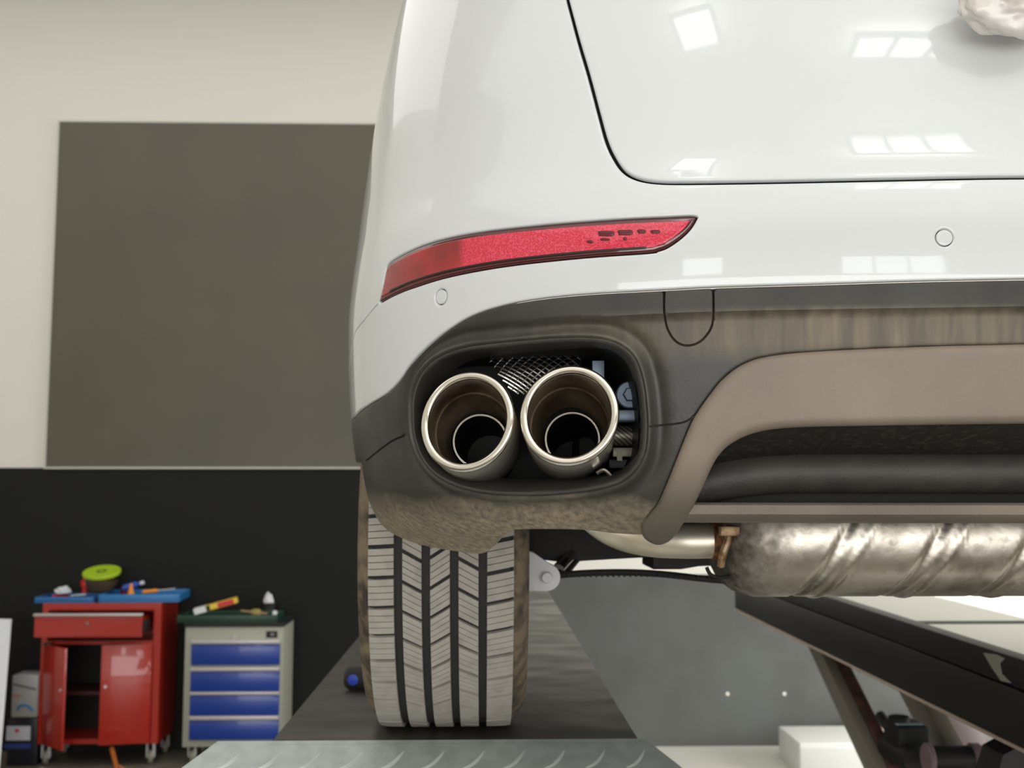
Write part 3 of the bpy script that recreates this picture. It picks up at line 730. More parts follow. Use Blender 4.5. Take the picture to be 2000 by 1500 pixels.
# suspension
k0 = at(1067, 1126, 2.02)
br = MB(); r0 = 0.0245
pl = [k0 + Vector((r0 * math.cos(a), -0.02, r0 * math.sin(a))) for a in np.linspace(-PI / 2, PI * 0.42, 16)]
pl += [k0 + Vector((-0.025, -0.02, 0.045)), k0 + Vector((-0.05, -0.02, 0.05)), k0 + Vector((-0.05, -0.02, -r0))]
br.prism(pl, (0, 0.035, 0)); knuckle = br.build('suspension_knuckle', M_alu, car, label='pale cast aluminium suspension joint')
b_ = MB(); b_.lathe([(0, -.012), (.009, -.012), (.0105, -.010), (.0105, 0), (.0135, 0.0), (.0135, .004), (0, .004)], k0 + Vector((0, -0.022, 0)), (0, 1, 0), 24); b_.build('knuckle_bolt', M_alu, knuckle)
b_ = MB(); b_.cyl(at(1092, 1112, 2.1), at(1138, 1060, 2.2), 0.011, 20); b_.build('damper_rod', M_chrome, car)
b_ = MB(); b_.cyl(at(1106, 1116, 2.12), at(1150, 1062, 2.22), 0.008, 16); b_.cyl(at(1086, 1108, 2.12), at(1122, 1062, 2.22), 0.006, 16); b_.build('damper_guard', M_black, car)
b_ = MB(); b_.tube(catmull([at(1085, 1124, 2.1), at(1150, 1119, 2.1), at(1230, 1118, 2.1), at(1300, 1122, 2.1), at(1380, 1131, 2.1), at(1440, 1136, 2.1)], 6), 0.0065, 10)
for i in range(26): 
    q = at(1110 + i * 11, 1125 - 6 * math.sin(PI * i / 40) + (i * 0.3), 2.09); b_.box(q, (0.004, 0.006, 0.006), bevel=0.001)
b_.build('control_arm', M_dark, car)
b_ = MB()
b_.prism([at(1040, 1036, 2.15), at(1480, 1020, 2.15), at(1480, 1088, 2.15), at(1275, 1088, 2.15), at(1200, 1092, 2.15), at(1100, 1098, 2.15), at(1046, 1092, 2.15)], (0, 0.2, 0)); b_.build('axle_carrier', M_dark, car, smooth=False)
b_ = MB(); b_.prism([at(1276, 1086, 2.14), at(1425, 1086, 2.14), at(1425, 1104, 2.14), at(1365, 1106, 2.14), at(1330, 1112, 2.14), at(1276, 1112, 2.14)], (0, 0.15, 0)); b_.build('subframe', M_black, car, smooth=False)

# crumpled protective film near the middle of the tailgate
c = at(1990, 0, 1.16); bmf = bmesh.new(); bmesh.ops.create_icosphere(bmf, subdivisions=5, radius=1)
from mathutils import noise
for v in bmf.verts:
    d = v.co.normalized(); k = 1 + 0.20 * noise.noise(d * 1.8) + 0.10 * abs(noise.noise(d * 4 + Vector((3, 1, 0)))) + 0.03 * noise.noise(d * 10)
    v.co = Vector((d.x * 0.068 * k, d.y * 0.028 * k, d.z * 0.046 * k))
f_ = MB(); f_.bm(bmf, Matrix.Translation(c + Vector((0.022, 0.035, 0.018)))); bmf.free()
film = f_.build('protective_film', mat('crumpled_film', srgb(232, 226, 222), 0.25, coat=0.5, bump=0.3, bscale=60), None, origin=c, angle=180)
tag(film, 'crumpled white protective film bunched on the car tailgate', 'film')

# ------------------------------------------------------------------ the room
YW = 7.17; ZF = -0.12
def struct(name, mb, m, **k): o = mb.build(name, m, None, **k); o['kind'] = 'structure'; return o
M_cream = mat('cream_wall', srgb(224, 221, 212), 0.7, bump=0.1, bscale=30)
M_floor = mat('garage_floor', srgb(118, 111, 99), 0.35, col2=srgb(98, 92, 82), nscale=2.2, bump=0.1, bscale=20)
M_ceil = mat('ceiling_white', srgb(232, 230, 224), 0.8)
M_dado = mat('black_wall_paint', srgb(20, 21, 18), 0.6, spec=0.25)
M_gdado = mat('grey_wall_paint', srgb(86, 88, 85), 0.6, col2=srgb(78, 79, 75), nscale=3, bump=0.05)
M_gpanel = mat('grey_board', srgb(90, 85, 72), 0.42, col2=srgb(83, 79, 67), nscale=1.6, ncontrast=(0.3, 0.7), bump=0.15, bscale=14)
M_frame = mat('window_frame_white', srgb(235, 235, 232), 0.5)
b_ = MB(); b_.box2((-4.6, -7.1, ZF - 0.1), (7.1, YW + 0.1, ZF)); struct('floor', b_, M_floor, smooth=False)
b_ = MB(); b_.box2((-4.6, -7.1, 5.0), (7.1, YW + 0.1, 5.1)); struct('ceiling', b_, M_ceil, smooth=False)
b_ = MB(); b_.box2((-4.6, YW, ZF), (7.1, YW + 0.1, 5.0)); struct('wall_back', b_, M_cream, smooth=False)
b_ = MB(); b_.box2((-4.6, -7.1, ZF), (-4.5, YW, 5.0)); struct('wall_left', b_, M_cream, smooth=False)
b_ = MB()                                                # right wall with a window hole
b_.box2((7.0, -7.1, ZF), (7.1, 2.2, 5.0)); b_.box2((7.0, 5.6, ZF), (7.1, YW, 5.0)); b_.box2((7.0, 2.2, ZF), (7.1, 5.6, 0.6)); b_.box2((7.0, 2.2, 3.2), (7.1, 5.6, 5.0))
struct('wall_right', b_, M_cream, smooth=False)
def cross(name, ax, pos, a0, a1, z0, z1, na, nz, t=0.05):
    b = MB()
    def bar(a, c, d, e):
        if ax == 'x': b.box2((pos - t / 2, a, c), (pos + t / 2, d, e))
        else: b.box2((a, pos - t / 2, c), (d, pos + t / 2, e))
    for i in range(na + 1): a = a0 + (a1 - a0) * i / na; bar(a - t / 2, z0, a + t / 2, z1)
    for i in range(nz + 1): z = z0 + (z1 - z0) * i / nz; bar(a0, z - t / 2, a1, z + t / 2)
    return struct(name, b, M_frame, smooth=False)
b_ = MB(); b_.box2((0.95, 1.0, ZF), (7.0, YW - 0.012, ZF + 0.003)); struct('trim_6', b_, mat('pale_floor_right', srgb(214, 211, 203), 0.35), smooth=False)  # paler patch over the right part of the floor
cross('window_1', 'x', 7.05, 2.2, 5.6, 0.6, 3.2, 3, 2)
# front wall behind the photographer: solid below, high windows above
holes = [(-2.0, -0.9, 2.6, 3.5), (1.6, 3.4, 2.5, 3.3), (4.6, 6.0, 2.5, 3.3)]
b_ = MB(); xs_ = [-4.6] + [v for h in holes for v in h[:2]] + [7.1]
for i in range(0, len(xs_), 2): b_.box2((xs_[i], -7.1, ZF), (xs_[i + 1], -7.0, 5.0))
for x0, x1, z0, z1 in holes:
    if z0 > 0: b_.box2((x0, -7.1, ZF), (x1, -7.0, z0))
    b_.box2((x0, -7.1, z1), (x1, -7.0, 5.0))
struct('wall_front', b_, M_cream, smooth=False)
cross('window_2', 'y', -7.05, 1.6, 3.4, 2.5, 3.3, 3, 1); cross('window_3', 'y', -7.05, 4.6, 6.0, 2.5, 3.3, 3, 1); cross('window_4', 'y', -7.05, -2.0, -0.9, 2.6, 3.5, 1, 1)
# added glowing panes in white frames, placed to reflect in the car paint
M_glow_pane = mat('reflection_pane_glow', (0.95, 0.98, 1.0), 0.5, emit=4.5)
for n_, x0, x1, ya_, yb_, k_ in (('reflection_pane_1', 1.25, 2.3, -2.45, -1.85, 3), ('reflection_pane_2', -0.62, -0.15, -1.75, -1.05, 1)):
    b_ = MB(); b_.box2((x0, ya_, 4.80), (x1, yb_, 4.83)); pane = struct(n_, b_, M_glow_pane, smooth=False)
    b_ = MB()
    for i in range(k_ + 1): xx = x0 + (x1 - x0) * i / k_; b_.box2((xx - 0.02, ya_ - 0.02, 4.76), (xx + 0.02, yb_ + 0.02, 4.84))
    b_.box2((x0 + 0.0201, ya_ - 0.02, 4.76), (x1 - 0.0201, ya_ + 0.02, 4.84)); b_.box2((x0 + 0.0201, yb_ - 0.02, 4.76), (x1 - 0.0201, yb_ + 0.02, 4.84))
    b_.build('glow_pane_frame', M_frame, pane, smooth=False)
# painted dado: black to the left, grey to the right; grey board above it; white shutter at the far right
zd = at(400, 914, YW).z; xs0 = at(1010, 1000, YW).x; zg = at(1200, 1122, YW).z
b_ = MB(); b_.box2((-4.5, YW - 0.012, ZF), (xs0, YW, zd)); struct('trim_1', b_, M_dado, smooth=False)
b_ = MB(); b_.box2((xs0, YW - 0.012, ZF), (7.0, YW, zg)); struct('trim_2', b_, M_gdado, smooth=False)
pa = at(90, 912, YW - 0.02); pb = at(118, 239, YW - 0.02)
b_ = MB(); xl_ = (pa.x + pb.x) / 2
b_.box2((xl_, YW - 0.03, pa.z), (xs0, YW, pb.z), 0.002)
board = b_.build('wall_board', M_gpanel, None, origin=(xl_, YW, pa.z), smooth=False); tag(board, 'large grey rectangular board on the cream back wall above the black paint', 'wall board')
b_ = MB(); b_.box2((xl_ - 0.012, YW - 0.034, pa.z), (xl_, YW, pb.z + 0.012)); b_.box2((xl_, YW - 0.034, pb.z), (xs0, YW, pb.z + 0.012)); b_.box2((xl_ - 0.012, YW - 0.034, pa.z - 0.012), (xs0, YW, pa.z))
b_.build('board_edge', mat('board_edge', srgb(200, 198, 190), 0.5), board, smooth=False)
for q in ((1421, 1355), (1532, 1355), (1486, 1329), (1447, 1420)):
    pass
b_ = MB()
for q in ((1421, 1355), (1532, 1355)): b_.cyl(at(q[0], q[1], YW - 0.012), at(q[0], q[1], YW - 0.012) + Vector((0, -0.004, 0)), 0.012, 14)
struct('trim_3', b_, M_cream)
sa = at(1645, 1213, YW - 0.06)
b_ = MB(); b_.box2((sa.x, YW - 0.07, sa.z + 0.015), (6.8, YW - 0.012, 2.3)); sh = struct('door_1', b_, mat('shutter_white', srgb(214, 213, 204), 0.5), smooth=False)
b_ = MB(); b_.box2((sa.x, YW - 0.074, sa.z - 0.005), (6.8, YW - 0.012, sa.z + 0.015)); struct('trim_4', b_, M_black, smooth=False)
b_ = MB(); b_.box2((sa.x, YW - 0.06, at(1700, 1272, YW - 0.06).z), (6.8, YW - 0.012, sa.z - 0.005)); struct('trim_5', b_, mat('pale_grey_panel', srgb(190, 188, 178), 0.5), smooth=False)

# ------------------------------------------------------------------ the lift
ZR = 1.11
lift = empty('car_lift', (XC, 3.0, ZF), 'grey and black scissor lift with two runways carrying the white car', 'car lift')
M_deck = mat('worn_grey_deck', srgb(68, 66, 59), 0.36, col2=srgb(46, 45, 39), nscale=5, ncontrast=(0.35, 0.7), stretch=(1.0, 2.0, 1), detail=10, bump=0.12, bscale=9, rvar=0.2)
M_plate = mat('galvanised_plate', srgb(172, 180, 176), 0.42, 0.2, col2=srgb(158, 166, 162), nscale=35, bump=0.15, bscale=300)
M_beam = mat('black_beam_paint', srgb(34, 34, 31), 0.5, bump=0.05)
XL0, XL1 = -0.386, 0.284
XR0, XR1 = 2 * XC - XL1, 2 * XC - XL0
YF = 5.26
for a_, b2 in ((XL0, XL1), (XR0, XR1)):
    b_ = MB(); b_.box2((a_, 1.98, ZR - 0.13), (b2, YF, ZR - 0.004), 0.004); rw = b_.build('runway', M_beam, lift)
    b_ = MB(); b_.box2((a_ + (0.002 if a_ < 0.5 else 0.205), 1.985, ZR - 0.006), (b2 - 0.002, YF - 0.005, ZR), 0.0015); b_.build('deck', M_deck if a_ < 0.5 else mat('deck_pale_sheen', srgb(200, 198, 190), 0.5), rw)  # right deck's grazing reflection is put into its paler colour
# thin bright edge on the left runway
b_ = MB(); b_.box2((XR0 + 0.003, 1.98, ZR), (XR0 + 0.05, YF - 0.55, ZR + 0.068), 0.003); b_.box2((XR0 + 0.0505, 1.98, ZR), (XR0 + 0.20, YF - 0.55, ZR + 0.02), 0.003); b_.build('guard_rail', M_beam, lift)
b_ = MB(); b_.box2((XR0 - 0.001, 1.98, ZR - 0.139), (XR0 + 0.03, YF, ZR - 0.1305), 0.001); b_.build('runway_lower_edge', mat('bare_edge', srgb(225, 205, 186), 0.4, 0.4), lift)
# worn patch on the rail
b_ = MB(); b_.box2((XR0 + 0.206, 3.62, ZR), (XR1 - 0.003, 3.69, ZR + 0.002)); b_.build('deck_joint', M_black, lift, smooth=False)
pw = [at(1920, 1275, 2.9), at(1945, 1278, 2.9), at(1962, 1288, 2.9), at(1950, 1300, 2.9), at(1962, 1325, 2.9), at(1975, 1337, 2.9), at(1950, 1328, 2.9), at(1935, 1305, 2.9)]
xw = XR0 + 0.0195
def on_x(px, py, X):
    r = ray(px, py); return CAM + r * (X / r.x)
b_ = MB(); b_.prism([on_x(px, py, XR0 + 0.0015) for px, py in ((1920, 1275), (1945, 1278), (1962, 1286), (1952, 1296), (1956, 1316), (1975, 1334), (1955, 1330), (1938, 1306))], (0.003, 0, 0)); b_.build('worn_patch', mat('bare_metal_patch', srgb(180, 176, 160), 0.5), lift, smooth=False, label='patch of bare pale metal on the black rail')
# plate at the near end
SL = math.tan(math.radians(25))
def rp(x, Y, dz=0.0): return Vector((x, Y, ZR + 0.004 - SL * (1.995 - Y) + dz))
b_ = MB(); out = [(-0.477, 1.995), (0.292, 1.995), (0.372, 1.89), (0.372, 0.95), (-0.552, 0.95), (-0.552, 1.89)]
V = [rp(x, y) for x, y in out] + [rp(x, y, -0.009) for x, y in out]
b_.add(V, [tuple(range(6)), tuple(range(6, 12))] + [(i, (i + 1) % 6, 6 + (i + 1) % 6, 6 + i) for i in range(6)])
ramp_ = b_.build('ramp_plate', M_plate, lift, smooth=False, label='pale grey steel ramp plate with raised slanted treads')
tr = MB()
def tread_mark(x, Y, sgn):
    V = []; F = []
    for i in range(11):
        t = i / 10 - 0.5; px_ = x + t * 0.040; py_ = Y + sgn * (t * 0.044 - 0.010 * (1 - 4 * t * t))
        wd = 0.0050 * math.sqrt(max(0.03, 1 - (2 * i / 10 - 1) ** 2)); dx, dy = (-0.7 * sgn, 0.7)
        V += [rp(px_ - dx * wd, py_ - dy * wd, -0.0003), rp(px_, py_, 0.0022 * wd / 0.0050), rp(px_ + dx * wd, py_ + dy * wd, -0.0003)]
    for i in range(10):
        for k in range(2): F.append((i * 3 + k, i * 3 + k + 1, (i + 1) * 3 + k + 1, (i + 1) * 3 + k))
    tr.add(V, F)
for rI in range(16):
    for k in range(14):
        xx = -0.447 + 0.0715 * k + (0.036 if rI % 2 else 0)
        if -0.53 < xx < 0.35 and (rI or xx < 0.30): tread_mark(xx, 1.947 - 0.062 * rI, 1 if rI % 2 == 0 else -1)
tr.build('raised_treads', mat('worn_tread_steel', srgb(222, 228, 224), 0.3, 0.4), ramp_)
b_ = MB(); b_.cyl((-0.38, 1.985, ZR - 0.035), (0.28, 1.985, ZR - 0.035), 0.016, 16); b_.build('ramp_hinge', M_beam, lift)
# scissor arms, pivot shaft, cylinder, base frames
M_red = mat('red_brown_arm', srgb(112, 78, 70), 0.4, col2=srgb(70, 52, 46), nscale=20); M_gry = mat('grey_arm', srgb(140, 132, 118), 0.4, 0.1); M_pale = mat('pale_arm', srgb(240, 222, 222), 0.4, bump=0.05)
def arm(x0, x1, p, q, hgt, m, name='scissor_arm'):
    d = Vector((0, q[0] - p[0], q[1] - p[1])); L = d.length; ang = math.atan2(d.z, d.y)
    b = MB(); b.box((Vector((0, p[0], p[1])) + Vector((0, q[0], q[1]))) / 2 + Vector(((x0 + x1) / 2, 0, 0)), (x1 - x0, L, hgt), rot=Matrix.Rotation(ang, 3, 'X'), bevel=0.006); return b.build(name, m, lift)
arm(1.337, 1.382, (4.52, 0.97), (2.62, ZF + 0.09), 0.085, M_gry)
arm(1.384, 1.428, (4.52, 0.985), (2.62, ZF + 0.105), 0.07, M_red, 'scissor_arm_rib')
arm(1.62, 1.715, (4.25, 0.965), (2.55, ZF + 0.10), 0.08, M_pale)
arm(1.555, 1.618, (4.25, 0.965), (2.55, ZF + 0.10), 0.12, M_gry, 'scissor_arm_rib')
arm(1.78, 1.83, (2.2, 0.95), (4.7, ZF + 0.1), 0.12, M_beam)
for x0 in (-0.30, 0.14):
    arm(x0, x0 + 0.06, (4.5, 0.95), (1.85, ZF + 0.1), 0.12, M_beam); arm(x0 + 0.065, x0 + 0.12, (2.3, 0.95), (4.6, ZF + 0.1), 0.12, M_beam)
b_ = MB(); c = at(1832, 1482, 3.45); b_.cyl((1.405, c.y, c.z), (1.60, c.y, c.z), 0.040, 28, bev=0.006); sh_ = b_.build('pivot_shaft', M_beam, lift)
b_ = MB(); b_.cyl((1.392, c.y, c.z), (1.41, c.y, c.z), 0.048, 28, bev=0.004); b_.build('shaft_collar', mat('collar_brown', srgb(140, 118, 122), 0.4), sh_)
b_ = MB(); b_.cyl((1.535, c.y, c.z), (1.565, c.y, c.z), 0.048, 28, bev=0.004); b_.build('shaft_collar', mat('collar_brown', srgb(140, 118, 122), 0.4), sh_)
b_ = MB(); c = at(1770, 1440, 3.7); b_.box(c, (0.11, 0.14, 0.10), bevel=0.012); b_.cyl(c + Vector((-0.03, -0.02, 0.05)), c + Vector((-0.03, -0.02, 0.075)), 0.035, 20, bev=0.004); b_.cyl(c + Vector((-0.02, -0.13, -0.05)), c + Vector((-0.02, 0.1, -0.05)), 0.045, 24, bev=0.005); b_.build('hydraulic_block', M_black, lift)
b_ = MB(); b_.box(c + Vector((-0.01, -0.03, 0.055)), (0.09, 0.06, 0.008), bevel=0.002); b_.build('block_cover', mat('grey_blue_cover', srgb(130, 140, 150), 0.3, 0.4), lift)
b_ = MB(); b_.tube([(1.60, 1.9, ZF + 0.1), (1.60, 3.9, 0.52)], 0.045, 20); b_.tube([(1.60, 3.9, 0.52), (1.60, 4.4, 0.645)], 0.025, 16); b_.build('hydraulic_cylinder', M_beam, lift)
c = at(1975, 1490, 2.9)
b_ = MB(); b_.prism([(c.x - 0.07, 2.9, c.z - 0.12), (c.x - 0.02, 2.9, c.z + 0.02), (c.x + 0.05, 2.9, c.z + 0.055), (c.x + 0.2, 2.9, c.z + 0.055), (c.x + 0.2, 2.9, c.z - 0.12)], (0, 0.12, 0)); b_.build('hinge_bracket', M_beam, lift, smooth=False)
for a_, b2 in ((XL0 + 0.02, XL1 - 0.02), (XR0 + 0.10, XR1 - 0.02)):
    b_ = MB(); b_.box2((a_, 1.7, ZF), (b2, 4.75, ZF + 0.05), 0.004); b_.build('base_frame', M_beam, lift)
# hub with blue centre beside the tyre
c = atz(682, 1348, ZR) ; c = Vector((c.x, c.y, ZR + 0.0275))
stop = MB(); stop.lathe([(0.0, -0.01), (0.02, -0.008), (0.026, 0.0), (0.026, 0.05), (0.022, 0.06), (0, 0.06)], c, (1, -0.15, 0), 28)
o = stop.build('rubber_roller', M_rubber, None, origin=(c.x, c.y, ZR)); tag(o, 'small black rubber roller with blue hub on the runway left of the tyre', 'roller')
s_ = MB(); s_.lathe([(0, -.004), (.012, -.003), (.012, .003), (0, .003)], c + Vector((0.012, -0.0255, 0.0)), (0.1, 1, 0), 20); s_.build('hub', mat('blue_hub', srgb(20, 60, 190), 0.4), o, label='bright blue hub')

# ------------------------------------------------------------------ red tool cabinet
YC = 6.78
def face(px, py, Y=YC): return at(px, py, Y)
M_red = mat('red_enamel', srgb(166, 32, 13), 0.3, coat=0.7)
M_silver = mat('silver_trim', srgb(196, 190, 190), 0.35, 0.3)
M_blue = mat('blue_enamel', srgb(20, 58, 148), 0.3, coat=0.3)
M_gg = mat('grey_green_enamel', srgb(164, 166, 150), 0.45)
M_wheel = mat('caster_grey', srgb(128, 122, 110), 0.5)
xa, xb = face(79, 1300).x, face(312, 1300).x; zt_, zb_ = face(200, 1178).z, face(200, 1453).z; D = 0.36
rc = empty('tool_cabinet', ((xa + xb) / 2, YC + D / 2, ZF), 'red steel tool cabinet with open drawer and doors ajar against the black wall', 'tool cabinet')
b_ = MB(); t = 0.02; zs = face(200, 1252).z; ztop = zt_; zdr = face(200, 1192).z
b_.box2((xa, YC, zb_), (xa + 0.035, YC + D, ztop)); b_.box2((xb - 0.045, YC, zb_), (xb, YC + D, ztop)); b_.box2((xa + 0.0351, YC + D - t, zb_), (xb - 0.0451, YC + D, ztop - 0.0001))
b_.box2((xa + 0.0351, YC, zb_), (xb - 0.0451, YC + D - t - 0.0001, zb_ + 0.03)); b_.box2((xa + 0.0351, YC, zdr), (xb - 0.0451, YC + D - t - 0.0001, ztop)); b_.box2((xa + 0.0351, YC, zs - 0.02), (xb - 0.0451, YC + D - t - 0.0001, zs))
b_.build('body', M_red, rc, smooth=False)
b_ = MB(); b_.box2((xa + 0.037, YC + 0.03, (zs + zb_) / 2 - 0.02), (xb - 0.047, YC + D - 0.03, (zs + zb_) / 2)); b_.build('shelf', mat('dark_shelf', srgb(60, 16, 12), 0.5), rc, smooth=False)
b_ = MB(); b_.box2((xa + 0.0352, YC + D - t - 0.006, zb_ + 0.031), (xb - 0.0452, YC + D - t - 0.0002, zs - 0.021)); b_.box2((xb - 0.049, YC + 0.02, zb_ + 0.031), (xb - 0.0452, YC + D - t - 0.007, zs - 0.021)); b_.build('interior_black', M_black, rc, smooth=False)  # black sheets added inside so the cabinet interior stays dark
YD = YC - 0.13
da, dbb = at(66, 1245, YD), at(278, 1201, YD)
b_ = MB(); b_.box2((da.x, YD, da.z), (dbb.x, YD + 0.015, dbb.z), 0.002); b_.box2((da.x + 0.03, YD + 0.015, da.z + 0.01), (dbb.x - 0.01, YC + 0.3, da.z + 0.02)); b_.box2((da.x + 0.03, YD + 0.015, da.z + 0.02), (da.x + 0.035, YC + 0.3, dbb.z - 0.02)); b_.box2((dbb.x - 0.015, YD + 0.015, da.z + 0.02), (dbb.x - 0.01, YC + 0.3, dbb.z - 0.02))
dr = b_.build('drawer', M_red, rc, smooth=False)
b_ = MB(); b_.box2((da.x - 0.005, YD - 0.014, dbb.z - 0.006), (dbb.x + 0.005, YD + 0.012, dbb.z + 0.010), 0.004); b_.build('drawer_handle', M_silver, dr)
b_ = MB(); cc = at(171, 1217, YD - 0.002); b_.cyl(cc, cc + Vector((0, -0.008, 0)), 0.009, 16); b_.build('drawer_lock', M_wheel, dr)
b_ = MB(); cc = at(285, 1222, YC - 0.06); b_.box(cc, (0.02, 0.10, 0.075), bevel=0.003); b_.build('drawer_slide_cap', M_black, dr)
def door(hx, wd, ang, name):
    """hinge x, signed width, opening angle"""
    z0, z1 = face(100, 1451).z, face(100, 1257).z; b = MB()
    c = Vector((hx, YC - 0.012, (z0 + z1) / 2)); dv = Vector((wd * math.cos(ang), -abs(wd) * math.sin(ang), 0))
    R = Matrix.Rotation(math.atan2(dv.y, dv.x), 3, 'Z'); b.box(c + dv / 2, (abs(wd), 0.018, z1 - z0), rot=R, bevel=0.003); o = b.build(name, M_red, rc)
    kq = c + dv * 0.9 + Vector((0, 0, 0.05)); n = R @ Vector((0, -1, 0)); n = n if n.y < 0 else -n
    k = MB(); k.cyl(kq + n * 0.008, kq + n * 0.018, 0.009, 14); k.build('door_knob', M_silver, o)
    return o
door(xa + 0.03, 0.275, math.radians(44), 'door'); door(xb - 0.045, -0.292, math.radians(12), 'door')
b_ = MB(); cc = face(98, 1257) ; b_.box(cc + Vector((0, -0.03, 0)), (0.05, 0.02, 0.018)); b_.build('door_hinge', M_black, rc, smooth=False)
def caster(x, y, par, r=0.042, top=None):
    b = MB(); b.lathe([(r * .4, -0.014), (r * .9, -0.014), (r, -0.008), (r, 0.008), (r * .9, 0.014), (r * .4, 0.014)], (x, y, ZF + r), (1, 0.25, 0), 28, closed=True); o = b.build('caster', M_wheel, par)
    f = MB(); f.box2((x - 0.022, y - 0.02, ZF + r), (x - 0.017, y + 0.02, top)); f.box2((x + 0.017, y - 0.02, ZF + r), (x + 0.022, y + 0.02, top)); f.box2((x - 0.022, y - 0.02, top - 0.004), (x + 0.022, y + 0.02, top)); f.cyl((x - 0.024, y, ZF + r), (x + 0.024, y, ZF + r), 0.006, 10); f.build('caster_fork', M_alu, o)
for x, y in ((xa + 0.04, YC + 0.04), (xb - 0.05, YC + 0.04), (xa + 0.05, YC + D - 0.05), (xb - 0.04, YC + D - 0.05)): caster(x, y, rc, top=zb_)

# things on the red cabinet
ZT = ztop
def on(px, Y=YC + 0.15, z=ZT): return Vector((at(px, 1180, Y).x, Y, z))
def trayobj(x0, x1, y0, y1, z, h, rot, name, m, label, cat, group=None):
    c = Vector(((x0 + x1) / 2, (y0 + y1) / 2, z)); sx, sy = x1 - x0, y1 - y0; R = Matrix.Rotation(rot, 3, 'Z'); b = MB()
    for p, s in (((0, 0, 0.004), (sx, sy, 0.008)), ((0, -sy / 2 + .005, h / 2 + 0.004), (sx, .01, h - .008)), ((0, sy / 2 - .005, h / 2 + 0.004), (sx, .01, h - .008)), ((-sx / 2 + .005, 0, h / 2 + 0.004), (.01, sy - 0.0202, h - .008)), ((sx / 2 - .005, 0, h / 2 + 0.004), (.01, sy - 0.0202, h - .008))):
        b.box(c + R @ Vector(p), s, rot=R, bevel=0.002)
    o = b.build(name, m, None, origin=c); return tag(o, label, cat, group)
M_tray = mat('blue_tray_plastic', srgb(40, 98, 158), 0.4)
x80 = on(80, YC + 0.1).x; x190 = on(192, YC + 0.1).x; x215 = on(198, YC + 0.1).x; x380 = on(366, YC + 0.2).x
ZT2 = ZT
trayobj(x80, x190, YC + 0.0, YC + 0.26, ZT, 0.038, 0, 'parts_tray', M_tray, 'dark blue plastic tray of small parts at the left end of the red cabinet top', 'tray')
trayobj(x215, x380 - 0.02, YC + 0.03, YC + 0.36, ZT, 0.05, 0.06, 'tool_tray', mat('bright_blue_tray', srgb(44, 116, 176), 0.4), 'bright blue tool tray overhanging the right end of the red cabinet', 'tray')
def simple(name, mb, m, origin, label, cat, group=None):
    o = mb.build(name, m, None, origin=origin); return tag(o, label, cat, group)
# pot with lime green tape roll on it
c = on(195, YC + 0.13); c.z = ZT + 0.0
b_ = MB(); c = Vector((on(197, YC + 0.19).x, YC + 0.19, ZT + 0.0585)); hp = at(195, 1132, YC + 0.19).z - ZT - 0.0585
b_.lathe([(0, 0), (0.07, 0), (0.09, hp * .5), (0.102, hp), (0.095, hp), (0.084, hp * .5), (0.06, 0.006), (0, 0.006)], c, (0, 0, 1), 36)
pot = simple('metal_pot', b_, mat('pot_brown', srgb(84, 70, 50), 0.5, 0.2), c, 'brown tapered pot standing on the red cabinet under a lime green lid', 'pot')
b_ = MB(); q = c + Vector((0, 0, hp + 0.034)); b_.lathe([(0, 0), (0.114, 0), (0.116, 0.004), (0.116, 0.018), (0.112, 0.022), (0.03, 0.020), (0, 0.0195)], q, (0.0, -0.28, 1), 40)
lid = simple('round_lid', b_, mat('lime_plastic', srgb(170, 200, 40), 0.4), q, 'round lime green lid tilted on the brown pot on the red cabinet', 'lid')
b_ = MB(); b_.lathe([(0.016, 0.0205), (0.032, 0.0205), (0.032, 0.0215), (0.016, 0.0215)], q, (0.0, -0.28, 1), 24, closed=True); b_.build('lid_mark', mat('olive_mark', srgb(90, 116, 40), 0.5), lid)
# bottle, red can, screwdrivers, pliers, rags
def bottle(c, h, r, m, mcap, label, name='spray_bottle', tilt=(0, 0, 1)):
    b = MB(); b.lathe([(0, 0), (r, 0), (r, h * .6), (r * .45, h * .75), (r * .4, h * .82), (0, h * .82)], c, tilt, 24); o = b.build(name, m, None, origin=c); tag(o, label, 'bottle')
    k = MB(); k.lathe([(0, h * .82), (r * .55, h * .82), (r * .55, h), (0, h)], c, tilt, 16); k.build('cap', mcap, o); return o
M_w = mat('white_plastic', srgb(214, 216, 220), 0.4); M_b = mat('blue_plastic', srgb(36, 70, 160), 0.4); M_r = mat('red_plastic', srgb(200, 30, 24), 0.4); M_o = mat('orange_plastic', srgb(230, 140, 30), 0.4); M_y = mat('yellow_plastic', srgb(222, 190, 60), 0.4)
bottle(Vector((on(238).x, YC + 0.17, ZT + 0.073)), 0.13, 0.022, M_b, M_w, 'white and blue bottle lying propped in the tray beside the lime lid', 'lying_bottle', (1, 0.1, 0.30))
b_ = MB(); cc = Vector((on(148).x, YC + 0.30, ZT)); b_.lathe([(0, 0), (0.020, 0), (0.020, 0.06), (0.018, 0.07), (0.028, 0.075), (0.028, 0.11), (0.01, 0.125), (0, 0.125)], cc, (0, 0, 1), 24)
simple('red_can', b_, M_r, cc, 'small red can standing left of the brown pot on the red cabinet', 'can')
def screwdriver(c, d, mh, label, L=0.2, group=None):
    d = Vector(d).normalized(); b = MB(); b.lathe([(0, 0), (0.010, 0.002), (0.014, 0.02), (0.011, 0.05), (0.014, 0.08), (0.008, 0.095), (0, 0.097)], c, d, 16)
    o = b.build('screwdriver', mh, None, origin=c); tag(o, label, 'screwdriver', group)
    s = MB(); s.cyl(c + d * 0.09, c + d * L, 0.0035, 10); s.build('shaft', M_chrome, o); return o
screwdriver(Vector((on(232).x, YC + 0.10, ZT + 0.024)), (1, 0.35, 0.03), M_y, 'yellow handled screwdriver in the bright blue tool tray')
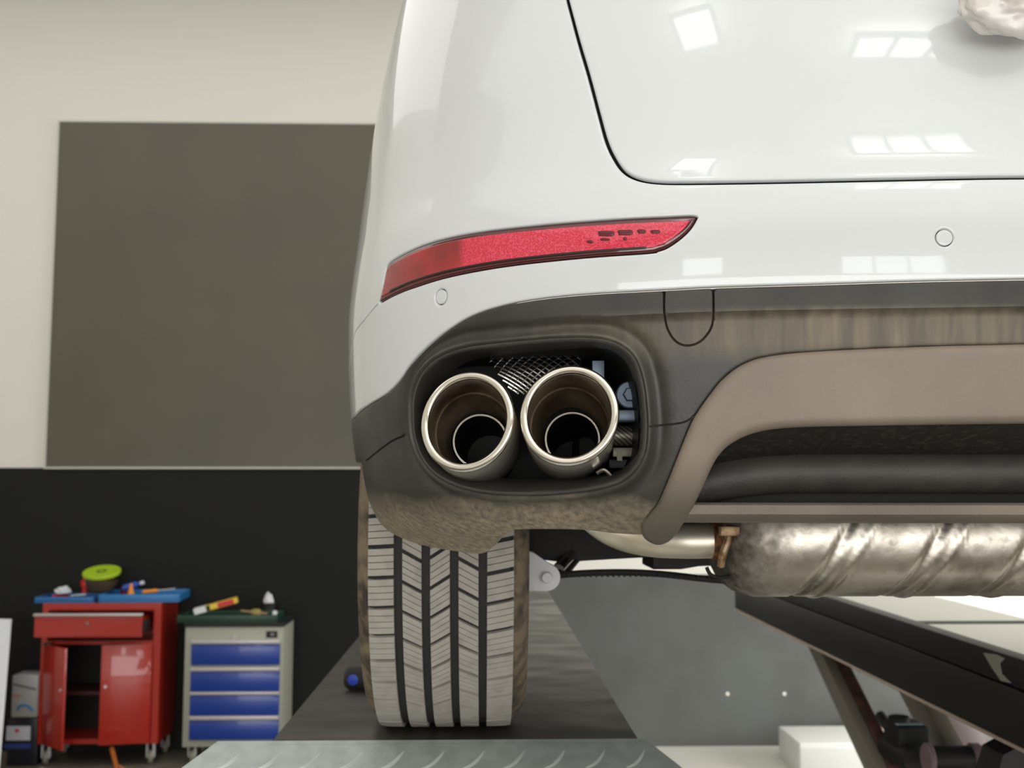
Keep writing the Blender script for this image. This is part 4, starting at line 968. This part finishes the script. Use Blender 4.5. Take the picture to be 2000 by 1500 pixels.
screwdriver(Vector((on(276).x, YC + 0.16, ZT + 0.050)), (1, 0.2, 0.10), M_o, 'orange handled screwdriver resting across the bright blue tray')
screwdriver(Vector((on(100).x, YC + 0.16, ZT + 0.024)), (1, 0.25, 0.04), M_r, 'red handled screwdriver lying in the dark blue parts tray')
b_ = MB(); cc = Vector((on(258).x, YC + 0.12, ZT + 0.0085)); b_.lathe([(0, 0), (0.02, 0), (0.024, 0.03), (0.012, 0.07), (0.008, 0.10), (0, 0.10)], cc, (0, 0, 1), 20)
simple('glue_bottle', b_, M_o, cc, 'orange pointed bottle standing in the bright blue tray', 'bottle')
b_ = MB(); cc = Vector((on(236).x, YC + 0.24, ZT + 0.009)); b_.lathe([(0, 0), (0.035, 0), (0.035, 0.06), (0.03, 0.065), (0, 0.065)], cc, (0, 0, 1), 24)
simple('dark_red_tin', b_, mat('dark_red_tin', srgb(120, 24, 26), 0.4), cc, 'dark red tin in the bright blue tray right of the pot', 'tin')
def rag(name, c, sx, sy, sz, m, label, cat, seed=0):
    b = bmesh.new(); bmesh.ops.create_icosphere(b, subdivisions=4, radius=1)
    for v in b.verts:
        d = v.co.normalized(); k = 1 + 0.35 * noise.noise(d * 2.2 + Vector((seed, 0, 0))) + 0.15 * noise.noise(d * 6 + Vector((seed, 2, 0)))
        v.co = Vector((d.x * sx * k, d.y * sy * k, max(d.z * sz * k, -sz * 0.35)))
    m_ = MB(); m_.bm(b, Matrix.Translation(Vector(c) + Vector((0, 0, sz * 0.35)))); b.free(); o = m_.build(name, m, None, origin=c, angle=180); return tag(o, label, cat)
rag('crumpled_rag', (on(122).x, YC + 0.16, ZT + 0.026 + 0.02), 0.045, 0.05, 0.03, M_w, 'small white rag crumpled in the dark blue tray', 'rag', 1)
# steel sockets laid in rows in the tray
sk = None
for i in range(9):
    p_ = Vector((on(318).x + 0.024 * (i % 5) - 0.04, YC + 0.16 + 0.05 * (i // 5), ZT + 0.0085))
    if sk is None:
        b_ = MB(); b_.lathe([(0.006, 0), (0.0095, 0), (0.0095, 0.026), (0.006, 0.026)], p_, (0, 0, 1), 16, closed=True); sk = simple('socket', b_, M_chrome, p_, 'steel socket standing in the right half of the bright blue tray', 'socket', 'sockets in the blue tray'); p_first = p_
    else:
        o = sk.copy(); COL.objects.link(o); o.location = p_

# ------------------------------------------------------------------ grey and blue drawer cabinet
xa, xb = face(360, 1300).x, face(552, 1300).x; z1_, z0_ = face(450, 1224).z, face(450, 1459).z
dc = empty('drawer_cabinet', ((xa + xb) / 2, YC + 0.25, ZF), 'grey steel cabinet with four blue drawers between red cabinet and runway', 'drawer cabinet')
b_ = MB(); b_.box2((xa, YC, z0_), (xb, YC + 0.36, z1_), 0.004); b_.build('body', M_gg, dc)
b_ = MB(); b_.box2((xa - 0.005, YC - 0.012, z1_ + 0.0005), (xb + 0.008, YC + 0.37, z1_ + 0.022), 0.004); b_.build('worktop', mat('black_rubber_top', srgb(22, 26, 24), 0.6), dc)
for hy0, hy1, dy1 in ((1249, 1257, 1298), (1302, 1310, 1349), (1350, 1356, 1396), (1397, 1405, 1444)):
    x0, x1 = face(374, 1300).x, face(547, 1300).x
    b_ = MB(); b_.box2((x0, YC - 0.018, face(450, dy1).z), (x1, YC - 0.0005, face(450, hy1).z), 0.002); o = b_.build('drawer', M_blue, dc)
    b_ = MB(); b_.box2((x0, YC - 0.030, face(450, hy1).z + 0.0005), (x1, YC - 0.0005, face(450, hy0).z), 0.005); b_.build('drawer_handle', M_silver, o)
b_ = MB(); q = face(459, 1244); b_.cyl(q, q + Vector((0, -0.02, 0)), 0.009, 14); b_.box(q + Vector((0, -0.022, -0.008)), (0.01, 0.003, 0.03)); b_.build('lock_and_key', M_silver, dc)
b_ = MB(); b_.box(face(531, 1239) + Vector((0, -0.002, 0)), (0.068, 0.004, 0.040), bevel=0.001); bdg = b_.build('badge', M_black, dc)
b_ = MB(); b_.box(face(531, 1239) + Vector((0.004, -0.0045, 0)), (0.022, 0.001, 0.016)); b_.build('badge_mark', mat('badge_grey', srgb(130, 125, 130), 0.5), bdg, smooth=False)
for x, y in ((xa + 0.05, YC + 0.05), (xb - 0.05, YC + 0.05), (xa + 0.05, YC + 0.31), (xb - 0.05, YC + 0.31)): caster(x, y, dc, top=z0_)
ZD = z1_ + 0.0225
gx0, gx1 = at(348, 1200, YC + 0.05).x, at(543, 1200, YC + 0.05).x
gt = trayobj(gx0, gx1, YC + 0.02, YC + 0.27, ZD, 0.045, 0.0, 'green_tool_case', mat('dark_green_case', srgb(28, 62, 48), 0.4), 'dark green open tool case on top of the blue drawer cabinet', 'tool case')
Rt = Matrix.Rotation(0.10, 3, 'Z') @ Matrix.Rotation(-0.26, 3, 'Y')
bc = Vector(((at(375, 1190, YC + 0.05).x + at(466, 1190, YC + 0.05).x) / 2, YC + 0.07, ZD + 0.099))
b_ = MB(); b_.box(bc, (0.265, 0.08, 0.035), rot=Rt, bevel=0.003); bx = simple('cardboard_tool_box', b_, M_y, bc, 'narrow yellow, red and white box tilted across the dark green case', 'box')
b_ = MB(); b_.box(bc + Rt @ Vector((0.065, 0, 0)), (0.10, 0.083, 0.030), rot=Rt); b_.build('red_panel', M_r, bx, smooth=False, label='red printed panel')
b_ = MB(); b_.box(bc + Rt @ Vector((-0.095, 0, 0)), (0.074, 0.083, 0.037), rot=Rt); b_.build('white_panel', M_w, bx, smooth=False, label='white printed panel')
b_ = MB(); b_.box(bc + Rt @ Vector((-0.045, 0, 0)), (0.022, 0.084, 0.031), rot=Rt); b_.build('black_panel', M_black, bx, smooth=False, label='black printed panel')
b_ = MB(); q = Vector((at(478, 1190, YC + 0.12).x, YC + 0.12, ZD + 0.052)); b_.box(q + Vector((0.06, 0, 0)), (0.17, 0.03, 0.008), rot=Matrix.Rotation(0.12, 3, 'Y'), bevel=0.002); simple('wooden_ruler', b_, mat('pale_wood', srgb(176, 144, 104), 0.6), q, 'thin pale wooden strip lying across the green case', 'wood strip')
b_ = MB(); q = Vector((at(500, 1190, YC + 0.2).x, YC + 0.2, ZD + 0.009)); b_.lathe([(0, 0), (0.03, 0), (0.03, 0.046), (0.026, 0.052), (0, 0.052)], q, (0, 0, 1), 24); simple('yellow_tin', b_, mat('olive_yellow', srgb(160, 150, 60), 0.5), q, 'yellow tin inside the dark green case beside the dark cup', 'tin')
q = Vector((at(524, 1190, YC + 0.325).x, YC + 0.325, ZD))
b_ = MB(); b_.lathe([(0, 0), (0.04, 0), (0.045, 0.07), (0.05, 0.09), (0.046, 0.09), (0.036, 0.006), (0, 0.006)], q, (0, 0, 1), 28); simple('dark_cup', b_, mat('dark_cup', srgb(46, 44, 42), 0.4), q, 'dark cup holding white crumpled tissue behind the green case', 'cup')
rag('tissue', q + Vector((0, 0, 0.05)), 0.030, 0.030, 0.075, M_w, 'white crumpled tissue stuffed in the dark cup', 'tissue', 7)
q = Vector((at(533, 1190, YC + 0.05).x + 0.005, YC + 0.09, ZD + 0.009)); b_ = MB(); b_.lathe([(0, 0), (0.016, 0), (0.016, 0.045), (0.01, 0.055), (0, 0.055)], q, (0, 0, 1), 20); simple('white_cap_tube', b_, M_w, q, 'small white tube at the right end of the dark green case', 'tube')

# ------------------------------------------------------------------ left edge: leaning board, plastic box, black can
p1, p2 = at(-60, 1208, 5.7), at(22, 1208, 5.7)
b_ = MB(); b_.prism([at(-70, 1207, 6.75), at(23, 1209, 6.75), Vector((at(2, 1400, 6.2).x, 6.2, ZF)), Vector((at(-100, 1400, 6.2).x, 6.2, ZF))], (-0.01, -0.012, 0)); o = simple('leaning_board', b_, M_w, Vector((at(0, 1400, 6.2).x, 6.2, ZF)), 'white board leaning at the far left edge beside the red cabinet', 'board')
def container(px0, px1, py0, py1, Y, D_, m, name, label, cat):
    a, b = at(px0, py1, Y), at(px1, py0, Y); h = b.z - a.z
    q = MB(); q.box2((a.x, Y, max(a.z, ZF + 0.0005) if h < 0.0 or py1 < 1440 else ZF + 0.0005), (b.x, Y + D_, b.z), 0.012, 3); return tag(q.build(name, m, None, origin=(a.x, Y, a.z)), label, cat), a, b
can, a, b = container(12, 74, 1402, 1478, 6.78, 0.17, mat('black_can_plastic', srgb(26, 27, 34), 0.35), 'oil_can', 'black plastic can with white label on the floor left of the red cabinet', 'can')
q = MB(); qa, qb = at(12, 1446, 6.779), at(60, 1418, 6.779); q.box2((qa.x, 6.7765, qa.z), (qb.x, 6.7795, qb.z)); lb = q.build('label', mat('label_white', srgb(200, 200, 210), 0.5), can, smooth=False)
q = MB(); qc = at(33, 1427, 6.776); q.box(qc, (0.025, 0.001, 0.02)); q.build('label_mark', mat('label_pinkred', srgb(190, 70, 90), 0.5), lb, smooth=False)
q = MB(); qa, qb = at(8, 1462, 6.779), at(60, 1452, 6.779); q.box2((qa.x, 6.7765, qa.z), (qb.x, 6.7795, qb.z)); q.build('blue_band', mat('band_blue', srgb(40, 60, 130), 0.5), can, smooth=False, label='blue band')
zc2 = b.z
jug, a, b = container(20, 76, 1318, 1402, 6.78, 0.16, mat('translucent_jug', srgb(172, 170, 168), 0.3, trans=0.15), 'plastic_jug', 'pale translucent jug with small print stacked on the black can', 'jug')
jug.location.z = zc2 + 0.0005; 
q = MB()
q.tube([at(27 + i * 11, 1336 + i * 2.6, 6.778) for i in range(5)], 0.004, 6)
q.build('dark_print', mat('print_dark', srgb(60, 55, 55), 0.5), jug, smooth=False, origin=None)
q = MB()
q.box(at(32, 1359, 6.778), (0.055, 0.001, 0.010))
q.build('red_print', mat('print_red', srgb(196, 110, 100), 0.5), jug, smooth=False)
q = MB(); q.tube(catmull([at(34, 1386, 6.778), at(38, 1379, 6.778), at(48, 1377, 6.778), at(58, 1381, 6.778), at(64, 1388, 6.778)], 4), 0.008, 8); q.build('blue_swoosh', mat('print_blue', srgb(60, 120, 170), 0.5), jug)
q = MB(); q.tube(catmull([(at(-10, 1460, 6.6).x, 6.62, ZF + 0.012), (at(40, 1460, 6.55).x, 6.55, ZF + 0.012), (at(72, 1460, 6.6).x, 6.6, ZF + 0.012), (at(84, 1460, 6.68).x, 6.68, ZF + 0.012)], 6), 0.010, 8); simple('wire_handle', q, mat('pale_wire', srgb(150, 148, 146), 0.4), Vector((at(40, 1460, 6.55).x, 6.55, ZF)), 'bent pale rod on the floor in front of the black can', 'rod')
rag('floor_rag', (at(150, 1495, 6.3).x, 6.3, ZF), 0.10, 0.06, 0.03, mat('rag_beige', srgb(190, 170, 140), 0.8, col2=srgb(230, 220, 205), nscale=14), 'beige rag on the floor in front of the red cabinet', 'rag', 9)
q = MB(); f0 = Vector((at(218, 1460, 6.75).x, 6.75, ZF + 0.11)); f1 = Vector((at(237, 1485, 6.6).x, 6.55, ZF + 0.014)); q.tube([f0, (f0 + f1) / 2, f1], 0.014, 8); q.tube([f1, f1 + Vector((0.06, -0.01, 0))], 0.012, 8); q.tube([f1, f1 + Vector((-0.03, 0.02, 0))], 0.010, 8); q.tube([f1 + Vector((0, 0, 0.04)), f1 + Vector((0.05, 0.03, 0))], 0.008, 8)
simple('orange_stand', q, mat('orange_brown', srgb(176, 96, 36), 0.5), Vector((f1.x, f1.y, ZF)), 'small orange metal stand on the floor below the red cabinet', 'stand')

# ------------------------------------------------------------------ right: white box and grey box on the floor
a, b = at(1562, 1490, 6.4), at(1752, 1450, 6.4)
q = MB(); q.box2((a.x, 6.4, ZF), (b.x, 6.85, b.z), 0.01, 3); o = simple('white_box', q, mat('white_box_plastic', srgb(222, 222, 218), 0.45), Vector((a.x, 6.4, ZF)), 'flat white box on the floor against the grey wall', 'box')
q = MB(); q.box2((a.x + 0.01, 6.3985, ZF + 0.02), (b.x - 0.02, 6.402, b.z - 0.03), 0.001); q.build('front_panel', mat('white_box_front', srgb(208, 208, 204), 0.5), o)
a, b = at(1868, 1490, 6.6), at(1958, 1405, 6.6)
q = MB(); q.box2((a.x, 6.6, ZF), (b.x, 6.9, b.z), 0.006); simple('grey_box', q, mat('grey_box', srgb(104, 102, 98), 0.5), Vector((a.x, 6.6, ZF)), 'dull grey box on the floor behind the pale lift arm', 'box')
a = at(1735, 1415, 5.9)
q = MB(); q.box2((at(1700, 1400, 6.9).x, 6.9, ZF), (at(1735, 1400, 6.9).x, 7.05, at(1700, 1412, 6.9).z), 0.004); simple('cardboard_carton', q, mat('tan_carton', srgb(196, 176, 160), 0.7), Vector((at(1700, 1400, 6.9).x, 6.9, ZF)), 'small tan carton behind the flat white box', 'carton')
